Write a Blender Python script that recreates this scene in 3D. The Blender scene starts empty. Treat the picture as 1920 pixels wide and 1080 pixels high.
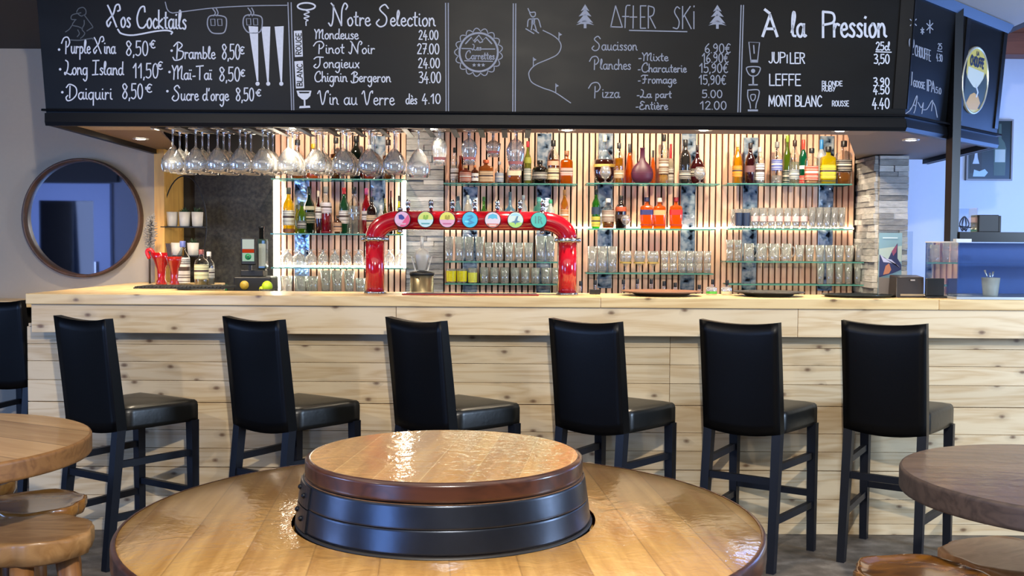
import bpy, bmesh, math, random
from mathutils import Vector, Matrix
R = random.Random(7)
S = bpy.context.scene
COL = S.collection
# ------------------------------------------------------------------ camera
F_PX = 2000.0
CAM = Vector((0.0, 0.0, 1.42))
PITCH = math.atan(82.0 / F_PX)
ROLL = math.radians(0.37)
FW = Vector((0, math.cos(PITCH), -math.sin(PITCH)))
R0 = Vector((1, 0, 0))
U0 = Vector((0, math.sin(PITCH), math.cos(PITCH)))
RT = R0 * math.cos(ROLL) + U0 * math.sin(ROLL)
UP = -R0 * math.sin(ROLL) + U0 * math.cos(ROLL)
cam_d = bpy.data.cameras.new('camera')
cam_d.sensor_width = 36.0
cam_d.lens = F_PX / 1920.0 * 36.0
cam_d.clip_start = 0.05
cam = bpy.data.objects.new('camera', cam_d)
COL.objects.link(cam)
m = Matrix.Identity(4)
for i in range(3):
    m[i][0] = RT[i]; m[i][1] = UP[i]; m[i][2] = -FW[i]; m[i][3] = CAM[i]
cam.matrix_world = m
S.camera = cam
# ------------------------------------------------------------------ colour management, world
S.view_settings.view_transform = 'Standard'
S.view_settings.look = 'None'
S.view_settings.gamma = 1.0
S.view_settings.use_curve_mapping = False
S.view_settings.exposure = 0.0
S.cycles.use_denoising = True
S.cycles.transparent_max_bounces = 40
S.cycles.max_bounces = 14
S.cycles.transmission_bounces = 14
S.cycles.caustics_reflective = False
S.cycles.caustics_refractive = False
S.cycles.sample_clamp_indirect = 6.0
W = bpy.data.worlds.new('dusk'); S.world = W
W.use_nodes = True
W.node_tree.nodes['Background'].inputs[0].default_value = (0.10, 0.16, 0.32, 1)
W.node_tree.nodes['Background'].inputs[1].default_value = 0.3

def area(name, loc, aim, sx, sy, power, col, spread=180):
    d = bpy.data.lights.new(name, 'AREA'); d.shape = 'RECTANGLE'; d.size = sx; d.size_y = sy
    d.energy = power; d.color = col; d.spread = math.radians(spread)
    o = bpy.data.objects.new(name, d); COL.objects.link(o); o.location = loc
    o.rotation_euler = (Vector(aim) - Vector(loc)).to_track_quat('-Z', 'Y').to_euler()
    return o
def spot(name, loc, aim, power, col, deg, blend=0.6, size=0.04):
    d = bpy.data.lights.new(name, 'SPOT'); d.energy = power; d.color = col
    d.spot_size = math.radians(deg); d.spot_blend = blend; d.shadow_soft_size = size
    o = bpy.data.objects.new(name, d); COL.objects.link(o); o.location = loc
    o.rotation_euler = (Vector(aim) - Vector(loc)).to_track_quat('-Z', 'Y').to_euler()
    return o
BLUE = (0.24, 0.44, 1.0); WARM = (1.0, 0.84, 0.62); NEUT = (1.0, 0.93, 0.82); DAY = (0.56, 0.74, 1.0)
# dusk daylight through the windows of the room (built further down)
area('daylight_right_front', (4.55, 2.6, 1.55), (1.2, 5.1, 0.9), 0.8, 1.1, 150, DAY)
area('daylight_right_rear', (4.55, 6.6, 1.5), (2.6, 7.0, 1.3), 1.6, 1.5, 62, (0.17, 0.36, 1.0))
area('daylight_left', (-6.3, 2.0, 1.55), (-1.5, 5.0, 1.6), 2.0, 1.5, 110, (0.30, 0.50, 1.0))
area('mirror_view_fill', (-6.5, 1.6, 1.55), (-5.4, -1.2, 1.2), 1.2, 1.5, 60, (0.40, 0.54, 1.0))  # added lamp, brightens the front wall that the round mirror shows
area('daylight_front', (-3.3, -1.1, 0.85), (-1.5, 5.0, 1.5), 1.6, 1.6, 100, (0.24, 0.46, 1.0))
# ceiling lamps of the room in front of the bar
for lx, ly, pw in ((0.10, 0.2, 430), (-2.2, 1.2, 90), (2.2, 1.4, 45)):
    spot('ceiling_lamp_light', (lx, ly, 2.56), (lx * 0.5 - 0.1, 5.1, 0.80), pw, NEUT, 100, 0.8, 0.04)
area('ceiling_fill', (-0.3, 2.6, 2.58), (-0.3, 2.6, 0), 4.5, 2.0, 28, NEUT)  # added soft fill below the ceiling, not one of its lamps

# ------------------------------------------------------------------ pixel helpers (a photograph pixel seen at depth / height / plane)
def ray(px, py):
    return FW + RT * ((px - 960.0) / F_PX) + UP * ((540.0 - py) / F_PX)
def at(px, py, Y):
    d = ray(px, py); return CAM + d * (Y / d.y)
def atz(px, py, z):
    d = ray(px, py); return CAM + d * ((z - CAM.z) / d.z)
def atp(px, py, p0, n):
    d = ray(px, py); return CAM + d * ((p0 - CAM).dot(n) / d.dot(n))
def xz(px, z, Y):
    """world X of image column px at depth Y and height z"""
    x = (px - 960) * Y / F_PX
    for _ in range(4):
        v = Vector((x, Y, z)) - CAM
        q = 960 + F_PX * v.dot(RT) / v.dot(FW)
        x += (px - q) * Y / F_PX
    return x
# ------------------------------------------------------------------ materials
def lin(h):
    h = h.lstrip('#'); o = []
    for i in (0, 2, 4):
        v = int(h[i:i+2], 16) / 255.0
        o.append(v / 12.92 if v <= 0.04045 else ((v + 0.055) / 1.055) ** 2.4)
    return (o[0], o[1], o[2], 1.0)
class NT:
    def __init__(s, name):
        s.m = bpy.data.materials.new(name); s.m.use_nodes = True
        s.t = s.m.node_tree; s.t.nodes.clear()
        s.out = s.t.nodes.new('ShaderNodeOutputMaterial')
    def n(s, typ, **kw):
        nd = s.t.nodes.new('ShaderNode' + typ)
        for k, v in kw.items():
            if k.startswith('_'): setattr(nd, k[1:], v)
            else:
                key = int(k[1:]) if k[0] == 'i' and k[1:].isdigit() else k.replace('__', ' ')
                s.set(nd, key, v)
        return nd
    def set(s, nd, key, v):
        if isinstance(v, bpy.types.NodeSocket): s.t.links.new(v, nd.inputs[key])
        elif isinstance(v, bpy.types.Node): s.t.links.new(v.outputs[0], nd.inputs[key])
        else: nd.inputs[key].default_value = v
    def math(s, op, a, b=0.0, clamp=False):
        nd = s.n('Math', _operation=op, i0=a, i1=b); nd.use_clamp = clamp; return nd
    def mix(s, fac, a, b, blend='MIX'):
        nd = s.t.nodes.new('ShaderNodeMix'); nd.data_type = 'RGBA'; nd.blend_type = blend
        s.set(nd, 0, fac); s.set(nd, 6, a); s.set(nd, 7, b)
        return nd.outputs[2]
    def ramp(s, fac, stops):
        nd = s.t.nodes.new('ShaderNodeValToRGB'); s.set(nd, 0, fac)
        e = nd.color_ramp.elements
        while len(e) < len(stops): e.new(0.5)
        for el, (p, c) in zip(e, stops): el.position = p; el.color = c
        return nd.outputs[0]
    def map(s, scale, rot=(0, 0, 0), loc=(0, 0, 0), co='Object'):
        tc = s.t.nodes.new('ShaderNodeTexCoord')
        mp = s.t.nodes.new('ShaderNodeMapping')
        mp.inputs['Scale'].default_value = scale; mp.inputs['Rotation'].default_value = rot; mp.inputs['Location'].default_value = loc
        s.t.links.new(tc.outputs[co], mp.inputs[0]); return mp.outputs[0]
    def bump(s, h, strength=0.2, dist=0.01):
        return s.n('Bump', Strength=strength, Distance=dist, Height=h).outputs[0]
    def bsdf(s, color, rough=0.5, metal=0.0, normal=None, **kw):
        nd = s.n('BsdfPrincipled'); s.set(nd, 'Base Color', color); s.set(nd, 'Roughness', rough); s.set(nd, 'Metallic', metal)
        if normal is not None: s.set(nd, 'Normal', normal)
        for k, v in kw.items(): s.set(nd, k.replace('__', ' '), v)
        s.t.links.new(nd.outputs[0], s.out.inputs[0]); return s.m
CACHE = {}
def plain(h, rough=0.5, metal=0.0, noise=0.0, sc=30.0, bump=0.0, **kw):
    key = (h, rough, metal, noise, sc, bump, tuple(sorted(kw.items())))
    if key in CACHE: return CACHE[key]
    t = NT('paint_' + h.strip('#')); c = lin(h); nrm = None
    col = c
    if noise or bump:
        nz = t.n('TexNoise', Vector=t.map((1, 1, 1)), Scale=sc, Detail=4.0)
        if noise: col = t.mix(nz.outputs[0], [x * (1 - noise) for x in c[:3]] + [1], [min(1, x * (1 + noise)) for x in c[:3]] + [1])
        if bump: nrm = t.bump(nz.outputs[0], bump, 0.004)
    CACHE[key] = t.bsdf(col, rough, metal, nrm, **kw); return CACHE[key]
def emit(h, s):
    key = ('E', h, s)
    if key not in CACHE:
        t = NT('glow_' + h.strip('#')); e = t.n('Emission', Color=lin(h), Strength=s)
        t.t.links.new(e.outputs[0], t.out.inputs[0]); CACHE[key] = t.m
    return CACHE[key]
def thin_glass(name, tint=(0.97, 0.985, 0.98, 1), base=0.05, gain=0.95, rough=0.015, sparkle_mix=0.0):
    if name in CACHE: return CACHE[name]
    t = NT(name)
    lw = t.n('LayerWeight', Blend=0.35)
    f = t.math('ADD', t.math('MULTIPLY', t.math('POWER', lw.outputs[1], 1.6), gain), base, True)
    tr = t.n('BsdfTransparent', Color=tint); gl = t.n('BsdfGlossy', Color=(1, 1, 1, 1), Roughness=rough)
    if sparkle_mix:
        hz = t.n('MixShader', i0=0.5, i1=t.n('BsdfDiffuse', Color=(.9, .9, .9, 1)), i2=t.n('BsdfTranslucent', Color=(.9, .9, .9, 1)))  # white scatter mixed in to stand for the sparkle of lit glasses
        tr = t.n('MixShader', i0=sparkle_mix, i1=tr, i2=hz)
    mx = t.n('MixShader', i0=f, i1=tr, i2=gl); t.t.links.new(mx.outputs[0], t.out.inputs[0])
    CACHE[name] = t.m; return t.m
def liquid(h, dens=0.55, rough=0.05):
    """coloured liquor or coloured bottle glass: partly see-through, partly scattering, with a glassy surface"""
    key = ('L', h, dens)
    if key in CACHE: return CACHE[key]
    t = NT('liquor_' + h.strip('#')); c = lin(h)
    tr = t.n('BsdfTransparent', Color=c)
    tl = t.n('BsdfTranslucent', Color=c); df = t.n('BsdfDiffuse', Color=c)
    m1 = t.n('MixShader', i0=0.5, i1=tl, i2=df)
    m2 = t.n('MixShader', i0=dens, i1=tr, i2=m1)
    lw = t.n('LayerWeight', Blend=0.3)
    gl = t.n('BsdfGlossy', Color=(1, 1, 1, 1), Roughness=rough)
    m3 = t.n('MixShader', i0=t.math('ADD', t.math('MULTIPLY', lw.outputs[1], 0.6), 0.03, True), i1=m2, i2=gl)
    t.t.links.new(m3.outputs[0], t.out.inputs[0]); CACHE[key] = t.m; return t.m
def real_glass(name='clear_crystal'):
    if name in CACHE: return CACHE[name]
    t = NT(name); g = t.n('BsdfGlass', Color=(1, 1, 1, 1), Roughness=0.0, IOR=1.45)
    t.t.links.new(g.outputs[0], t.out.inputs[0]); CACHE[name] = t.m; return t.m
def wood(name, light, dark, axis=0, knots=True, rough=0.45, island=0.25, scale=1.0, coat=0.0, bump=0.05):
    t = NT(name)
    sc = [9.0 * scale] * 3; sc[axis] = 0.7 * scale
    v = t.map(tuple(sc))
    geo = t.t.nodes.new('ShaderNodeNewGeometry'); rnd = geo.outputs['Random Per Island']
    add = t.n('VectorMath', _operation='ADD', i0=v, i1=t.n('CombineXYZ', X=t.math('MULTIPLY', rnd, 37.0), Y=t.math('MULTIPLY', rnd, 19.0), Z=t.math('MULTIPLY', rnd, 53.0)).outputs[0])
    n1 = t.n('TexNoise', Vector=add.outputs[0], Scale=1.1, Detail=3.0, Distortion=0.6)
    n2 = t.n('TexNoise', Vector=add.outputs[0], Scale=9.0, Detail=5.0)
    rings = t.math('FRACT', t.math('MULTIPLY', n1.outputs[0], 6.0))
    tri = t.math('ABSOLUTE', t.math('SUBTRACT', rings, 0.5))
    g = t.math('ADD', t.math('MULTIPLY', tri, 0.9), t.math('MULTIPLY', n2.outputs[0], 0.55))
    c = t.ramp(g, [(0.05, lin(dark)), (0.62, lin(light))])
    hs = t.n('HueSaturation', Value=t.math('ADD', t.math('MULTIPLY', rnd, island), 1.0 - island * 0.5), Color=c)
    hs.inputs['Saturation'].default_value = 1.0
    c = hs.outputs[0]
    if knots:
        ax = t.n('SeparateXYZ', i0=t.map((1, 1, 1))).outputs
        oth = [i for i in range(3) if i != axis]
        al = t.math('ADD', t.math('MULTIPLY', ax[axis], 5.0 * scale), t.math('MULTIPLY', rnd, 23.0))
        ac = t.math('ADD', t.math('MULTIPLY', t.math('ADD', ax[oth[0]], ax[oth[1]]), 8.5 * scale), t.math('MULTIPLY', rnd, 7.0))
        vo = t.n('TexVoronoi', _voronoi_dimensions='2D', Vector=t.n('CombineXYZ', X=al, Y=ac, Z=0.0).outputs[0], Scale=1.0, Randomness=1.0)
        pick = t.math('GREATER_THAN', t.n('SeparateColor', i0=vo.outputs['Color']).outputs[0], 0.48)
        dd = t.math('ADD', vo.outputs['Distance'], t.math('MULTIPLY', t.math('SUBTRACT', n2.outputs[0], 0.5), 0.08))
        k = t.ramp(dd, [(0.025, (1, 1, 1, 1)), (0.07, (0.6, 0.6, 0.6, 1)), (0.095, (0.25, 0.25, 0.25, 1)), (0.24, (0, 0, 0, 1))])
        c = t.mix(t.math('MULTIPLY', t.math('MULTIPLY', k, 0.85), pick), c, lin('#5a3519'))
    nrm = t.bump(g, bump, 0.003)
    return t.bsdf(c, rough, 0, nrm, Coat__Weight=coat, Coat__Roughness=0.12)
def plank_top(name, light, dark, ang, width, rough=0.22, coat=0.6, ripple=0.12, gap='#4a3018', gapk=0.6):
    """varnished planked top, planks running along local Y turned by ang"""
    t = NT(name)
    v = t.map((1, 1, 1), rot=(0, 0, ang))
    sp = t.n('SeparateXYZ', i0=v)
    u = t.math('DIVIDE', sp.outputs[0], width)
    fl = t.math('FLOOR', u); fr = t.math('FRACT', u)
    wn = t.n('TexWhiteNoise', _noise_dimensions='1D', W=fl)
    st = t.n('VectorMath', _operation='ADD', i0=t.n('VectorMath', _operation='MULTIPLY', i0=v, i1=(14.0, 1.1, 1.0)).outputs[0],
             i1=t.n('CombineXYZ', X=t.math('MULTIPLY', wn.outputs[0], 40.0), Y=t.math('MULTIPLY', wn.outputs[0], 13.0), Z=0.0).outputs[0])
    n1 = t.n('TexNoise', Vector=st.outputs[0], Scale=2.0, Detail=5.0, Distortion=0.5)
    c = t.ramp(n1.outputs[0], [(0.28, lin(dark)), (0.7, lin(light))])
    hs = t.n('HueSaturation', Value=t.math('ADD', t.math('MULTIPLY', wn.outputs[0], 0.30), 0.82), Color=c)
    edge = t.math('ABSOLUTE', t.math('SUBTRACT', fr, 0.5))
    ln = t.math('GREATER_THAN', edge, 0.488)
    c = t.mix(t.math('MULTIPLY', ln, gapk), hs.outputs[0], lin(gap))
    wv = t.n('TexNoise', Vector=t.map((1, 1, 1)), Scale=16.0, Detail=3.0, Distortion=1.0)
    wv2 = t.n('TexNoise', Vector=t.map((1, 1, 1)), Scale=70.0, Detail=2.0)
    hh = t.math('SUBTRACT', t.math('ADD', t.math('MULTIPLY', wv.outputs[0], 1.0), t.math('MULTIPLY', wv2.outputs[0], 0.28)), t.math('MULTIPLY', ln, 0.4))
    nrm = t.bump(hh, ripple, 0.02)
    return t.bsdf(c, rough, 0, nrm, Coat__Weight=coat, Coat__Roughness=0.06, Coat__Normal=nrm)
# ------------------------------------------------------------------ mesh builder
class MB:
    def __init__(s): s.v = []; s.f = []; s.sm = []; s.mi = []; s.cur = 0
    def add(s, vs, fs, smooth=False, M=None):
        o = len(s.v)
        for v in vs:
            v = Vector(v); s.v.append(M @ v if M else v)
        for f in fs: s.f.append([i + o for i in f]); s.sm.append(smooth); s.mi.append(s.cur)
        return s
    def box(s, x0, x1, y0, y1, z0, z1, M=None, b=0.0):
        if b > 0:
            bm = bmesh.new(); bmesh.ops.create_cube(bm, size=1.0)
            for v in bm.verts: v.co = Vector(((x0+x1)/2 + v.co.x*(x1-x0), (y0+y1)/2 + v.co.y*(y1-y0), (z0+z1)/2 + v.co.z*(z1-z0)))
            bmesh.ops.bevel(bm, geom=bm.edges[:], offset=b, segments=2, affect='EDGES', profile=0.5)
            bm.verts.index_update()
            s.add([v.co.copy() for v in bm.verts], [[v.index for v in f.verts] for f in bm.faces], False, M); bm.free(); return s
        vs = [(x, y, z) for z in (z0, z1) for y in (y0, y1) for x in (x0, x1)]
        return s.add(vs, [(0,2,3,1),(4,5,7,6),(0,1,5,4),(2,6,7,3),(0,4,6,2),(1,3,7,5)], False, M)
    def taper(s, p0, w0, d0, p1, w1, d1, M=None):
        """square-section post from p0 to p1"""
        vs = []
        for p, w, d in ((p0, w0, d0), (p1, w1, d1)):
            for sx, sy in ((-1,-1),(1,-1),(1,1),(-1,1)): vs.append((p[0]+sx*w/2, p[1]+sy*d/2, p[2]))
        return s.add(vs, [(3,2,1,0),(4,5,6,7),(0,1,5,4),(1,2,6,5),(2,3,7,6),(3,0,4,7)], False, M)
    def lathe(s, prof, n=20, M=None, sq=0.0, smooth=True, flat=1.0, cap=True):
        """prof = [(r,z)...]; sq>0 squares the section; flat scales local y"""
        vs, fs = [], []
        for r, z in prof:
            for k in range(n):
                a = 2*math.pi*(k + 0.5)/n; c, si = math.cos(a), math.sin(a)
                q = 1.0
                if sq: q = 1.0/((abs(c)**(2+sq) + abs(si)**(2+sq))**(1.0/(2+sq)))
                vs.append((r*c*q, r*si*q*flat, z))
        m_ = len(prof)
        for i in range(m_-1):
            for k in range(n):
                k2 = (k+1) % n
                fs.append((i*n+k, i*n+k2, (i+1)*n+k2, (i+1)*n+k))
        if cap:
            if prof[0][0] > 1e-5: fs.append(list(range(n))[::-1])
            if prof[-1][0] > 1e-5: fs.append([(m_-1)*n+k for k in range(n)])
        return s.add(vs, fs, smooth, M)
    def tube(s, pts, r, n=8, M=None, closed=False, smooth=True):
        pts = [Vector(p) for p in pts]; L = len(pts); rs = r if isinstance(r, (list, tuple)) else [r]*L
        vs, fs = [], []; up = None
        for i, p in enumerate(pts):
            a = pts[(i-1) % L] if (closed or i > 0) else p; b = pts[(i+1) % L] if (closed or i < L-1) else p
            t = (b - a).normalized()
            if up is None:
                up = Vector((0,0,1)) if abs(t.z) < 0.9 else Vector((0,1,0))
            x = t.cross(up)
            if x.length < 1e-6: x = t.cross(Vector((1, 0, 0)))
            x.normalize(); y = x.cross(t).normalized(); up = y
            for k in range(n):
                an = 2*math.pi*k/n; vs.append(p + x*(rs[i]*math.cos(an)) + y*(rs[i]*math.sin(an)))
        for i in range(L if closed else L-1):
            j = (i+1) % L
            for k in range(n):
                k2 = (k+1) % n; fs.append((i*n+k, i*n+k2, j*n+k2, j*n+k))
        if not closed: fs.append(list(range(n))[::-1]); fs.append([(L-1)*n+k for k in range(n)])
        return s.add(vs, fs, smooth, M)
    def prism(s, poly, d, M=None):
        """poly in local XY, extruded to z=d"""
        n = len(poly); vs = [(p[0], p[1], 0) for p in poly] + [(p[0], p[1], d) for p in poly]
        fs = [list(range(n))[::-1], [n+k for k in range(n)]] + [(k, (k+1) % n, n+(k+1) % n, n+k) for k in range(n)]
        return s.add(vs, fs, False, M)
    def ball(s, c, rx, ry=None, rz=None, n=12, M=None):
        ry = ry or rx; rz = rz or rx
        prof = [(math.sin(math.pi*i/8), -math.cos(math.pi*i/8)) for i in range(9)]
        T = Matrix.Translation(c) @ Matrix.Diagonal((rx, ry, rz, 1))
        if M: T = M @ T
        return s.lathe([(max(r, 1e-4), z) for r, z in prof], n, T, cap=False)
    def build(s, name, mat, parent=None, loc=None, bevel=0.0):
        me = bpy.data.meshes.new(name)
        off = Vector(loc) if loc is not None else Vector((0, 0, 0))
        me.from_pydata([v - off for v in s.v] if loc is not None else s.v, [], s.f)
        for p, sm, mi in zip(me.polygons, s.sm, s.mi): p.use_smooth = sm; p.material_index = mi
        for mt in (mat if isinstance(mat, (list, tuple)) else [mat]): me.materials.append(mt)
        bm = bmesh.new(); bm.from_mesh(me); bmesh.ops.recalc_face_normals(bm, faces=bm.faces); bm.to_mesh(me); bm.free()
        o = bpy.data.objects.new(name, me); COL.objects.link(o)
        if parent: o.parent = parent
        if loc is not None: o.location = off
        if bevel:
            b = o.modifiers.new('bevel', 'BEVEL'); b.width = bevel; b.segments = 2; b.limit_method = 'ANGLE'
        return o
def tag(o, label=None, cat=None, group=None, kind=None):
    for k, v in (('label', label), ('category', cat), ('group', group), ('kind', kind)):
        if v: o[k] = v
    return o
def thing(name, label, cat, loc=(0,0,0), rz=0.0, group=None):
    o = bpy.data.objects.new(name, None); COL.objects.link(o); o.empty_display_size = 0.05
    o.location = loc; o.rotation_euler = (0, 0, rz); return tag(o, label, cat, group)
def struct(mb, name, mat, bevel=0.0):
    return tag(mb.build(name, mat, None, None, bevel), kind='structure')
def dup(src, loc, rz=0.0, label=None, group=None):
    r = src.copy(); COL.objects.link(r); r.location = loc; r.rotation_euler = (0, 0, rz)
    if label: r['label'] = label
    if group: r['group'] = group
    for ch in list(src.children):
        c = ch.copy(); COL.objects.link(c); c.parent = r
        for g in ch.children:
            d = g.copy(); COL.objects.link(d); d.parent = c
    return r
ORD = ['first','second','third','fourth','fifth','sixth','seventh','eighth','ninth','tenth','eleventh','twelfth','thirteenth','fourteenth','fifteenth','sixteenth','seventeenth','eighteenth']
def nth(i, n, frm='left'):
    if i == 0: return 'leftmost'
    if i == n-1: return 'rightmost'
    if i < n/2: return ORD[i] + ' from left'
    return ORD[n-1-i] + ' from right'
def smooth_path(pts, k=6, closed=False):
    P = [Vector(p) if len(p) == 3 else Vector((p[0], p[1], 0)) for p in pts]; n = len(P)
    if n < 3 and not closed: return P
    out = []
    for i in range(n if closed else n-1):
        p1, p2 = P[i], P[(i+1) % n]
        p0 = P[(i-1) % n] if (closed or i > 0) else p1*2 - p2
        p3 = P[(i+2) % n] if (closed or i < n-2) else p2*2 - p1
        for j in range(k):
            t = j/k; t2 = t*t; t3 = t2*t
            out.append(0.5*((2*p1) + (p2-p0)*t + (2*p0-5*p1+4*p2-p3)*t2 + (3*p1-p0-3*p2+p3)*t3))
    if not closed: out.append(P[-1])
    return out
# ================================================================== the room
PINE = wood('pine_boards', '#dfc8a2', '#c4a272', 0, True, 0.5, 0.20)
PINE_TOP = wood('pine_worktop', '#e8c890', '#cda368', 0, True, 0.38, 0.12, coat=0.2)
BLACKWOOD = plain('#0f1014', 0.38, 0, 0.2, 12, Specular__IOR__Level=0.35)
m_wall = plain('#aa9e8e', 0.85, 0, 0.03, 40, 0.05)
m_blue_wall = plain('#d9dce4', 0.85, 0, 0.02, 30)
m_ceil = plain('#cfc8c4', 0.9)
m_ceil_dark = plain('#2b2a2d', 0.7)
# floor: worn grey-brown patterned stone
t = NT('stone_floor')
n1 = t.n('TexNoise', Vector=t.map((1, 1, 1)), Scale=5.0, Detail=8.0, Roughness=0.7)
n2 = t.n('TexVoronoi', Vector=t.map((1, 1.6, 1), rot=(0, 0, 0.5)), Scale=9.0)
c = t.ramp(t.math('ADD', t.math('MULTIPLY', n1.outputs[0], 0.8), t.math('MULTIPLY', n2.outputs[0], 0.25)), [(0.3, lin('#3a3530')), (0.52, lin('#6a6158')), (0.72, lin('#938a80'))])
m_floor = t.bsdf(c, 0.55, 0, t.bump(n1.outputs[0], 0.15, 0.01))
struct(MB().box(-7, 5, -1.4, 8.2, -0.1, 0), 'floor', m_floor)
struct(MB().box(-7, -2.19, 6.6, 6.72, 0, 2.62), 'wall_left', m_wall)
struct(MB().box(-2.3, 2.3, 6.985, 7.1, 0, 2.62), 'wall_back', plain('#2a1d17', 0.8))
struct(MB().box(2.3, 5, 8.05, 8.2, 0, 3.15), 'wall_right', m_blue_wall)
mb = MB(); mb.box(4.8, 5, -1.4, 1.7, 0, 3.15).box(4.8, 5, 1.7, 3.5, 0, 0.85).box(4.8, 5, 1.7, 3.5, 2.25, 3.15).box(4.8, 5, 3.5, 5.7, 0, 3.15).box(4.8, 5, 5.7, 7.5, 0, 0.75).box(4.8, 5, 5.7, 7.5, 2.3, 3.15).box(4.8, 5, 7.5, 8.2, 0, 3.15)
struct(mb, 'wall_side', plain('#b5b2b0', 0.85))
mb = MB(); mb.box(-7, 5, -1.4, -1.25, 0, 3.15)
struct(mb, 'wall_front', plain('#8f95a8', 0.85))
mb = MB(); mb.box(-7, -6.85, -1.25, 1.0, 0, 2.62).box(-7, -6.85, 1.0, 3.0, 0, 0.8).box(-7, -6.85, 1.0, 3.0, 2.25, 2.62).box(-7, -6.85, 3.0, 6.6, 0, 2.62)
struct(mb, 'wall_end', m_wall)
struct(MB().box(-2.28, 2.72, -1.25, 7.0, 2.62, 2.7).box(2.3, 2.72, 7.0, 8.05, 2.62, 2.7), 'ceiling', m_ceil)
struct(MB().box(-7, -2.28, -1.25, 6.6, 2.6, 2.7), 'ceiling_dark', m_ceil_dark)
struct(MB().box(2.72, 5, -1.25, 8.05, 3.15, 3.25).box(2.69, 2.72, -1.25, 8.05, 2.7, 3.25), 'ceiling_high', m_ceil)
m_beam = wood('stained_beam', '#8a4a30', '#5c2c1c', 0, False, 0.5, 0.2)
struct(MB().box(2.35, 4.8, 7.86, 8.049, 2.83, 2.985).box(2.35, 4.8, 7.9, 8.049, 2.99, 3.149), 'trim_1', m_beam)
struct(MB().box(2.724, 2.78, -1.25, 7.85, 2.62, 2.7), 'trim_2', plain('#3a2a24', 0.6))
# windows (dusk outside), the glazed door behind the camera that the round mirror shows
m_frame = plain('#c9cfdc', 0.5)
def window(name, x, y0, y1, z0, z1, inward, glow):
    mb = MB(); b = 0.07
    for a in ((y0, y0+b, z0, z1), (y1-b, y1, z0, z1), (y0+b, y1-b, z0, z0+b), (y0+b, y1-b, z1-b, z1), ((y0+y1)/2-0.03, (y0+y1)/2+0.03, z0+b, z1-b)):
        mb.box(x, x+0.08*inward, a[0], a[1], a[2], a[3])
    w = struct(mb, name, m_frame)
    MB().box(x-0.012*inward, x-0.004*inward, y0+0.01, y1-0.01, z0+0.01, z1-0.01).build('window_pane', emit(glow, 0.8), w)
window('window_1', 4.88, 1.7, 3.5, 0.85, 2.25, -1, '#6f90c8')
window('window_2', 4.88, 5.7, 7.5, 0.75, 2.3, -1, '#4f7ad8')
def window_y(name, y, x0, x1, z0, z1, glow):
    mb = MB(); b = 0.07
    for a in ((x0, x0+b, z0, z1), (x1-b, x1, z0, z1), (x0+b, x1-b, z0, z0+b), (x0+b, x1-b, z1-b, z1), ((x0+x1)/2-0.03, (x0+x1)/2+0.03, z0+b, z1-b)):
        mb.box(a[0], a[1], y, y+0.08, a[2], a[3])
    w = struct(mb, name, m_frame)
    MB().box(x0+0.01, x1-0.01, y+0.004, y+0.012, z0+0.01, z1-0.01).build('window_pane', emit(glow, 1.6), w)
window_y('door_2', -1.249, -4.2, -2.4, 0.02, 2.1, '#5f8ae0')
window('window_3', -6.93, 1.0, 3.0, 0.8, 2.25, 1, '#4f7ad8')
mb = MB()
for a in ((-6.55, -6.36, 0, 2.2), (-5.62, -5.40, 0, 2.2), (-6.36, -5.62, 1.97, 2.2), (-6.36, -5.62, 0, 0.22)): mb.box(a[0], a[1], -1.25, -1.17, a[2], a[3])
dr = struct(mb, 'door_1', plain('#9fb2e0', 0.45))
MB().box(-6.36, -5.62, -1.235, -1.215, 0.22, 1.97).build('door_glass', plain('#070a14', 0.05), dr)
MB().box(-5.60, -5.57, -1.17, -1.11, 0.95, 1.15, b=0.008).build('door_handle', plain('#b9bcc4', 0.3, 1.0), dr)
struct(MB().box(-6.6, -5.3, -1.25, -1.16, 2.22, 2.6), 'trim_5', m_ceil_dark)
# slatted wall
mb = MB()
def slats(x0, x1):
    n = int(round((x1-x0)/0.039)); p = (x1-x0)/n
    for i in range(n): mb.box(x0+i*p+0.0055, x0+(i+1)*p-0.0055, 6.95, 6.978, 0.0, 2.62)
slats(-1.546, -0.69); slats(-0.445, 2.222)
struct(mb, 'trim_3', wood('slat_wood', '#e8bca0', '#d89f80', 2, False, 0.5, 0.10))
struct(MB().box(-1.55, -0.69, 6.978, 6.984, 0, 2.62).box(-0.445, 2.24, 6.978, 6.984, 0, 2.62), 'trim_4', plain('#150c08', 0.9))
# dry-stone columns
t = NT('split_stone')
geo = t.t.nodes.new('ShaderNodeNewGeometry')
nz = t.n('TexNoise', Vector=t.map((3, 3, 9)), Scale=6.0, Detail=6.0, Roughness=0.65)
c = t.ramp(t.math('ADD', t.math('MULTIPLY', geo.outputs['Random Per Island'], 0.55), t.math('MULTIPLY', nz.outputs[0], 0.6)), [(0.2, lin('#6a6864')), (0.55, lin('#a5a29c')), (0.9, lin('#d8d3ca'))])
m_stone = t.bsdf(c, 0.8, 0, t.bump(nz.outputs[0], 0.6, 0.015))
def stones(mb, x0, x1, yf, dep, z0, z1, axis):
    z = z0
    while z < z1:
        h = R.uniform(0.028, 0.045); u = x0
        while u < x1 - 1e-4:
            l = min(R.uniform(0.09, 0.26), x1-u)
            if x1-u-l < 0.05: l = x1-u
            o = R.uniform(0, 0.016)
            if axis == 'x': mb.box(u+0.001, u+l-0.001, yf-o, yf+dep, z+0.001, min(z+h, z1)-0.001)
            else: mb.box(yf-o, yf+dep, u+0.001, u+l-0.001, z+0.001, min(z+h, z1)-0.001)
            u += l
        z += h
mb = MB(); stones(mb, -0.688, -0.447, 6.93, 0.05, 0, 2.62, 'x')
tag(mb.build('stone_column', m_stone), 'flat grey split-stone strip set into the slatted wall behind the beer tap', 'column', kind='structure')
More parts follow.
